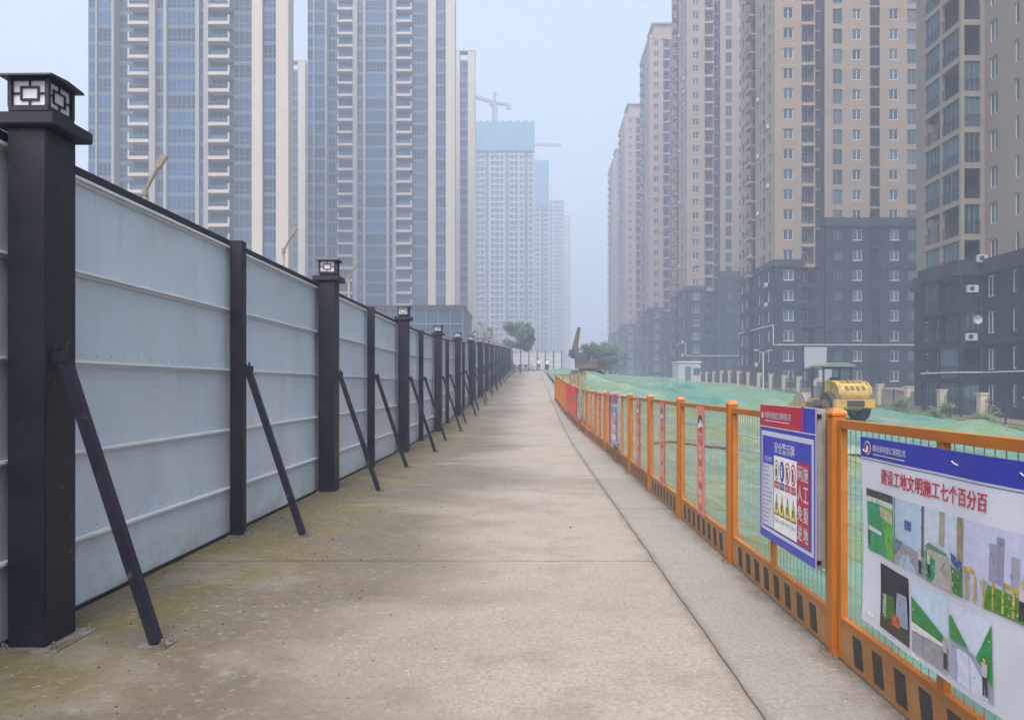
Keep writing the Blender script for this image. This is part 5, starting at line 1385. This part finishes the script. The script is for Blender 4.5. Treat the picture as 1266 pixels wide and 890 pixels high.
for sx in (-1, 1):
    for sy in (-1, 1):
        m = MB(); m.bar((sx * .35, sy * .03, .72), (sx * .42, sy * .28, 0.0), .05, .05); ob("leg", m.mesh("leg", 'black'), t)

# ------------------------------------------------------------------ trees and greenery
def tree(name, label, x, y, z, h, cr, ch, leaf, nleaf=2600, lsize=0.16, seed=0, bare=0.0, trunk=0.12):
    rnd = random.Random(seed)
    t = thing(name, label, "tree", (x, y, z))
    m = MB(); ends = []
    top = h - ch * 0.55
    m.tube((0, 0, -0.2), (0.05, 0, top * 0.6), trunk, 8, r1=trunk * .75); m.tube((0.05, 0, top * .6), (0, 0.05, top), trunk * .75, 8, r1=trunk * .5)
    for k in range(9):
        a = k * 2.4 + rnd.random(); z0 = top * rnd.uniform(.72, 1.0)
        e = Vector((math.cos(a) * cr * rnd.uniform(.45, .85), math.sin(a) * cr * rnd.uniform(.45, .85), h - ch * rnd.uniform(.15, .85)))
        m.tube((0, 0, z0), e, trunk * .35, 5, r1=trunk * .12); ends.append(e)
        for q in range(3):
            e2 = e + Vector((rnd.uniform(-1, 1), rnd.uniform(-1, 1), rnd.uniform(-.2, 1))) * cr * .4
            m.tube(e.lerp(Vector((0, 0, z0)), .3), e2, trunk * .14, 4, r1=trunk * .05); ends.append(e2)
    ob("trunk", m.mesh("trunk", 'bark'), t)
    ends.append(Vector((0, 0, h - ch * .3)))
    cl = [(e, rnd.uniform(.18, .42) * cr) for e in ends if rnd.random() > bare]
    m = MB()
    for k in range(nleaf):
        e, r_ = rnd.choice(cl)
        d = Vector((rnd.gauss(0, 1), rnd.gauss(0, 1), rnd.gauss(0, .8))).normalized() * r_ * rnd.random() ** .4
        p = e + d
        if p.z < h - ch * 1.05: continue
        a = Vector((rnd.gauss(0, 1), rnd.gauss(0, 1), rnd.gauss(0, .6))).normalized(); c = a.orthogonal().normalized(); s = lsize * rnd.uniform(.6, 1.3)
        m.quad([p - a * s, p + c * s * .5, p + a * s, p - c * s * .5])
    ob("crown", m.mesh("crown", leaf), t)
tree("street_tree", "round leafy tree behind the white fence at the path end", -1.8, 116, 4.2, 7.6, 2.3, 5.0, 'leaf2', 9000, .16, 1)
tree("street_tree", "sparse half bare tree beside the low dark glass building", -6.9, 107, 3.7, 8.0, 1.9, 5.0, 'leaf', 500, .14, 2, .45)
for k, (x, y, h, cr, ch) in enumerate([(-7.5, 111, 4.6, 1.9, 3.8), (-5.2, 112, 4.0, 1.6, 3.2), (-9.6, 112, 5.2, 1.8, 4.2)]):
    tree("shrub_tree", ["low bushy tree between the glass building and the path end", "smaller bushy tree next to the white end fence", "taller bushy tree against the glass building corner"][k], x, y, 3.8, h, cr, ch, 'leaf', 1800, .16, 20 + k)
for k, (x, y, h, cr, ch) in enumerate([(9.9, 118, 4.6, 2.1, 3.9), (12.4, 124, 5.4, 2.2, 4.4), (13.6, 140, 5.5, 2.5, 4.6), (17, 150, 5.2, 2.4, 4.4)]):
    tree("shrub_tree", ["full dark green tree beside the excavator", "bushy tree right of the one by the excavator", "hazy bush in the gap before the tan towers", "pale hazy bush close to the last tan towers"][k], x, y, site(x, min(y, 117)), h, cr, ch, 'leaf2', 2600, .2, 40 + k)
for k, (x, y) in enumerate([(32.0, 64.0), (31.9, 57.5), (31.6, 73.5), (32.2, 52.5)]):
    tree("shrub", ["leafy green shrub at a railing pillar behind the roller", "low green shrub in front of the railing by the teal mound", "small green shrub farther along the cream pillars", "low shrub close to the nearest railing bay"][k], x, y, prof(y) + lateral(x), 1.3 - .1 * k, .9, 1.2, 'leaf', 900, .1, 60 + k, trunk=.04)
# grass verge in front of the railing
rnd = random.Random(5); m = MB()
for k in range(9000):
    y = 38 + 60 * rnd.random() ** 1.4; x = 31.3 + 1.7 * rnd.random(); z = ground_z(x, y) - 0.02
    a = rnd.uniform(0, 6.28); s = rnd.uniform(.02, .04); h = rnd.uniform(.12, .42); dx, dy = math.cos(a) * s, math.sin(a) * s
    lx, ly = rnd.uniform(-.1, .1), rnd.uniform(-.1, .1)
    m.quad([(x - dx, y - dy, z), (x + dx, y + dy, z), (x + lx, y + ly, z + h)])
ob("grass", m.mesh("grass", 'grass'), kind="stuff", label="green grass verge growing along the iron railing", cat="grass")

# litter: small stones on the path near the hoarding
rnd = random.Random(8); m = MB()
for k in range(420):
    x = -3.0 + abs(rnd.gauss(0, 1.3)); y = rnd.uniform(3, 16); 
    if x > 1.6: continue
    s = rnd.uniform(.002, .006) * (1.6 if k % 9 == 0 else 1); z = prof(y) + 0.004
    m.box(x - s, x + s, y - s * .8, y + s * .7, z - .002, z + s * 1.1, T=None)
ob("grit", m.mesh("grit", 'joint'), kind="stuff", label="scattered dark grit on the path beside the hoarding", cat="grit")

# ------------------------------------------------------------------ haze
hz = MB(); hz.box(-1500, 1500, -90, 1550, -6, 175)
hm = bpy.data.materials.new("haze"); hm.use_nodes = True; hn = hm.node_tree; hn.nodes.clear()
pv_ = hn.nodes.new("ShaderNodeVolumePrincipled"); ho = hn.nodes.new("ShaderNodeOutputMaterial")
pv_.inputs["Color"].default_value = (*HAZE_COLOR, 1); pv_.inputs["Density"].default_value = HAZE_DENSITY; pv_.inputs["Anisotropy"].default_value = 0.0
hn.links.new(pv_.outputs[0], ho.inputs["Volume"])
ob("haze", hz.mesh("haze", hm), kind="stuff", label="pale blue morning haze filling the air", cat="haze")
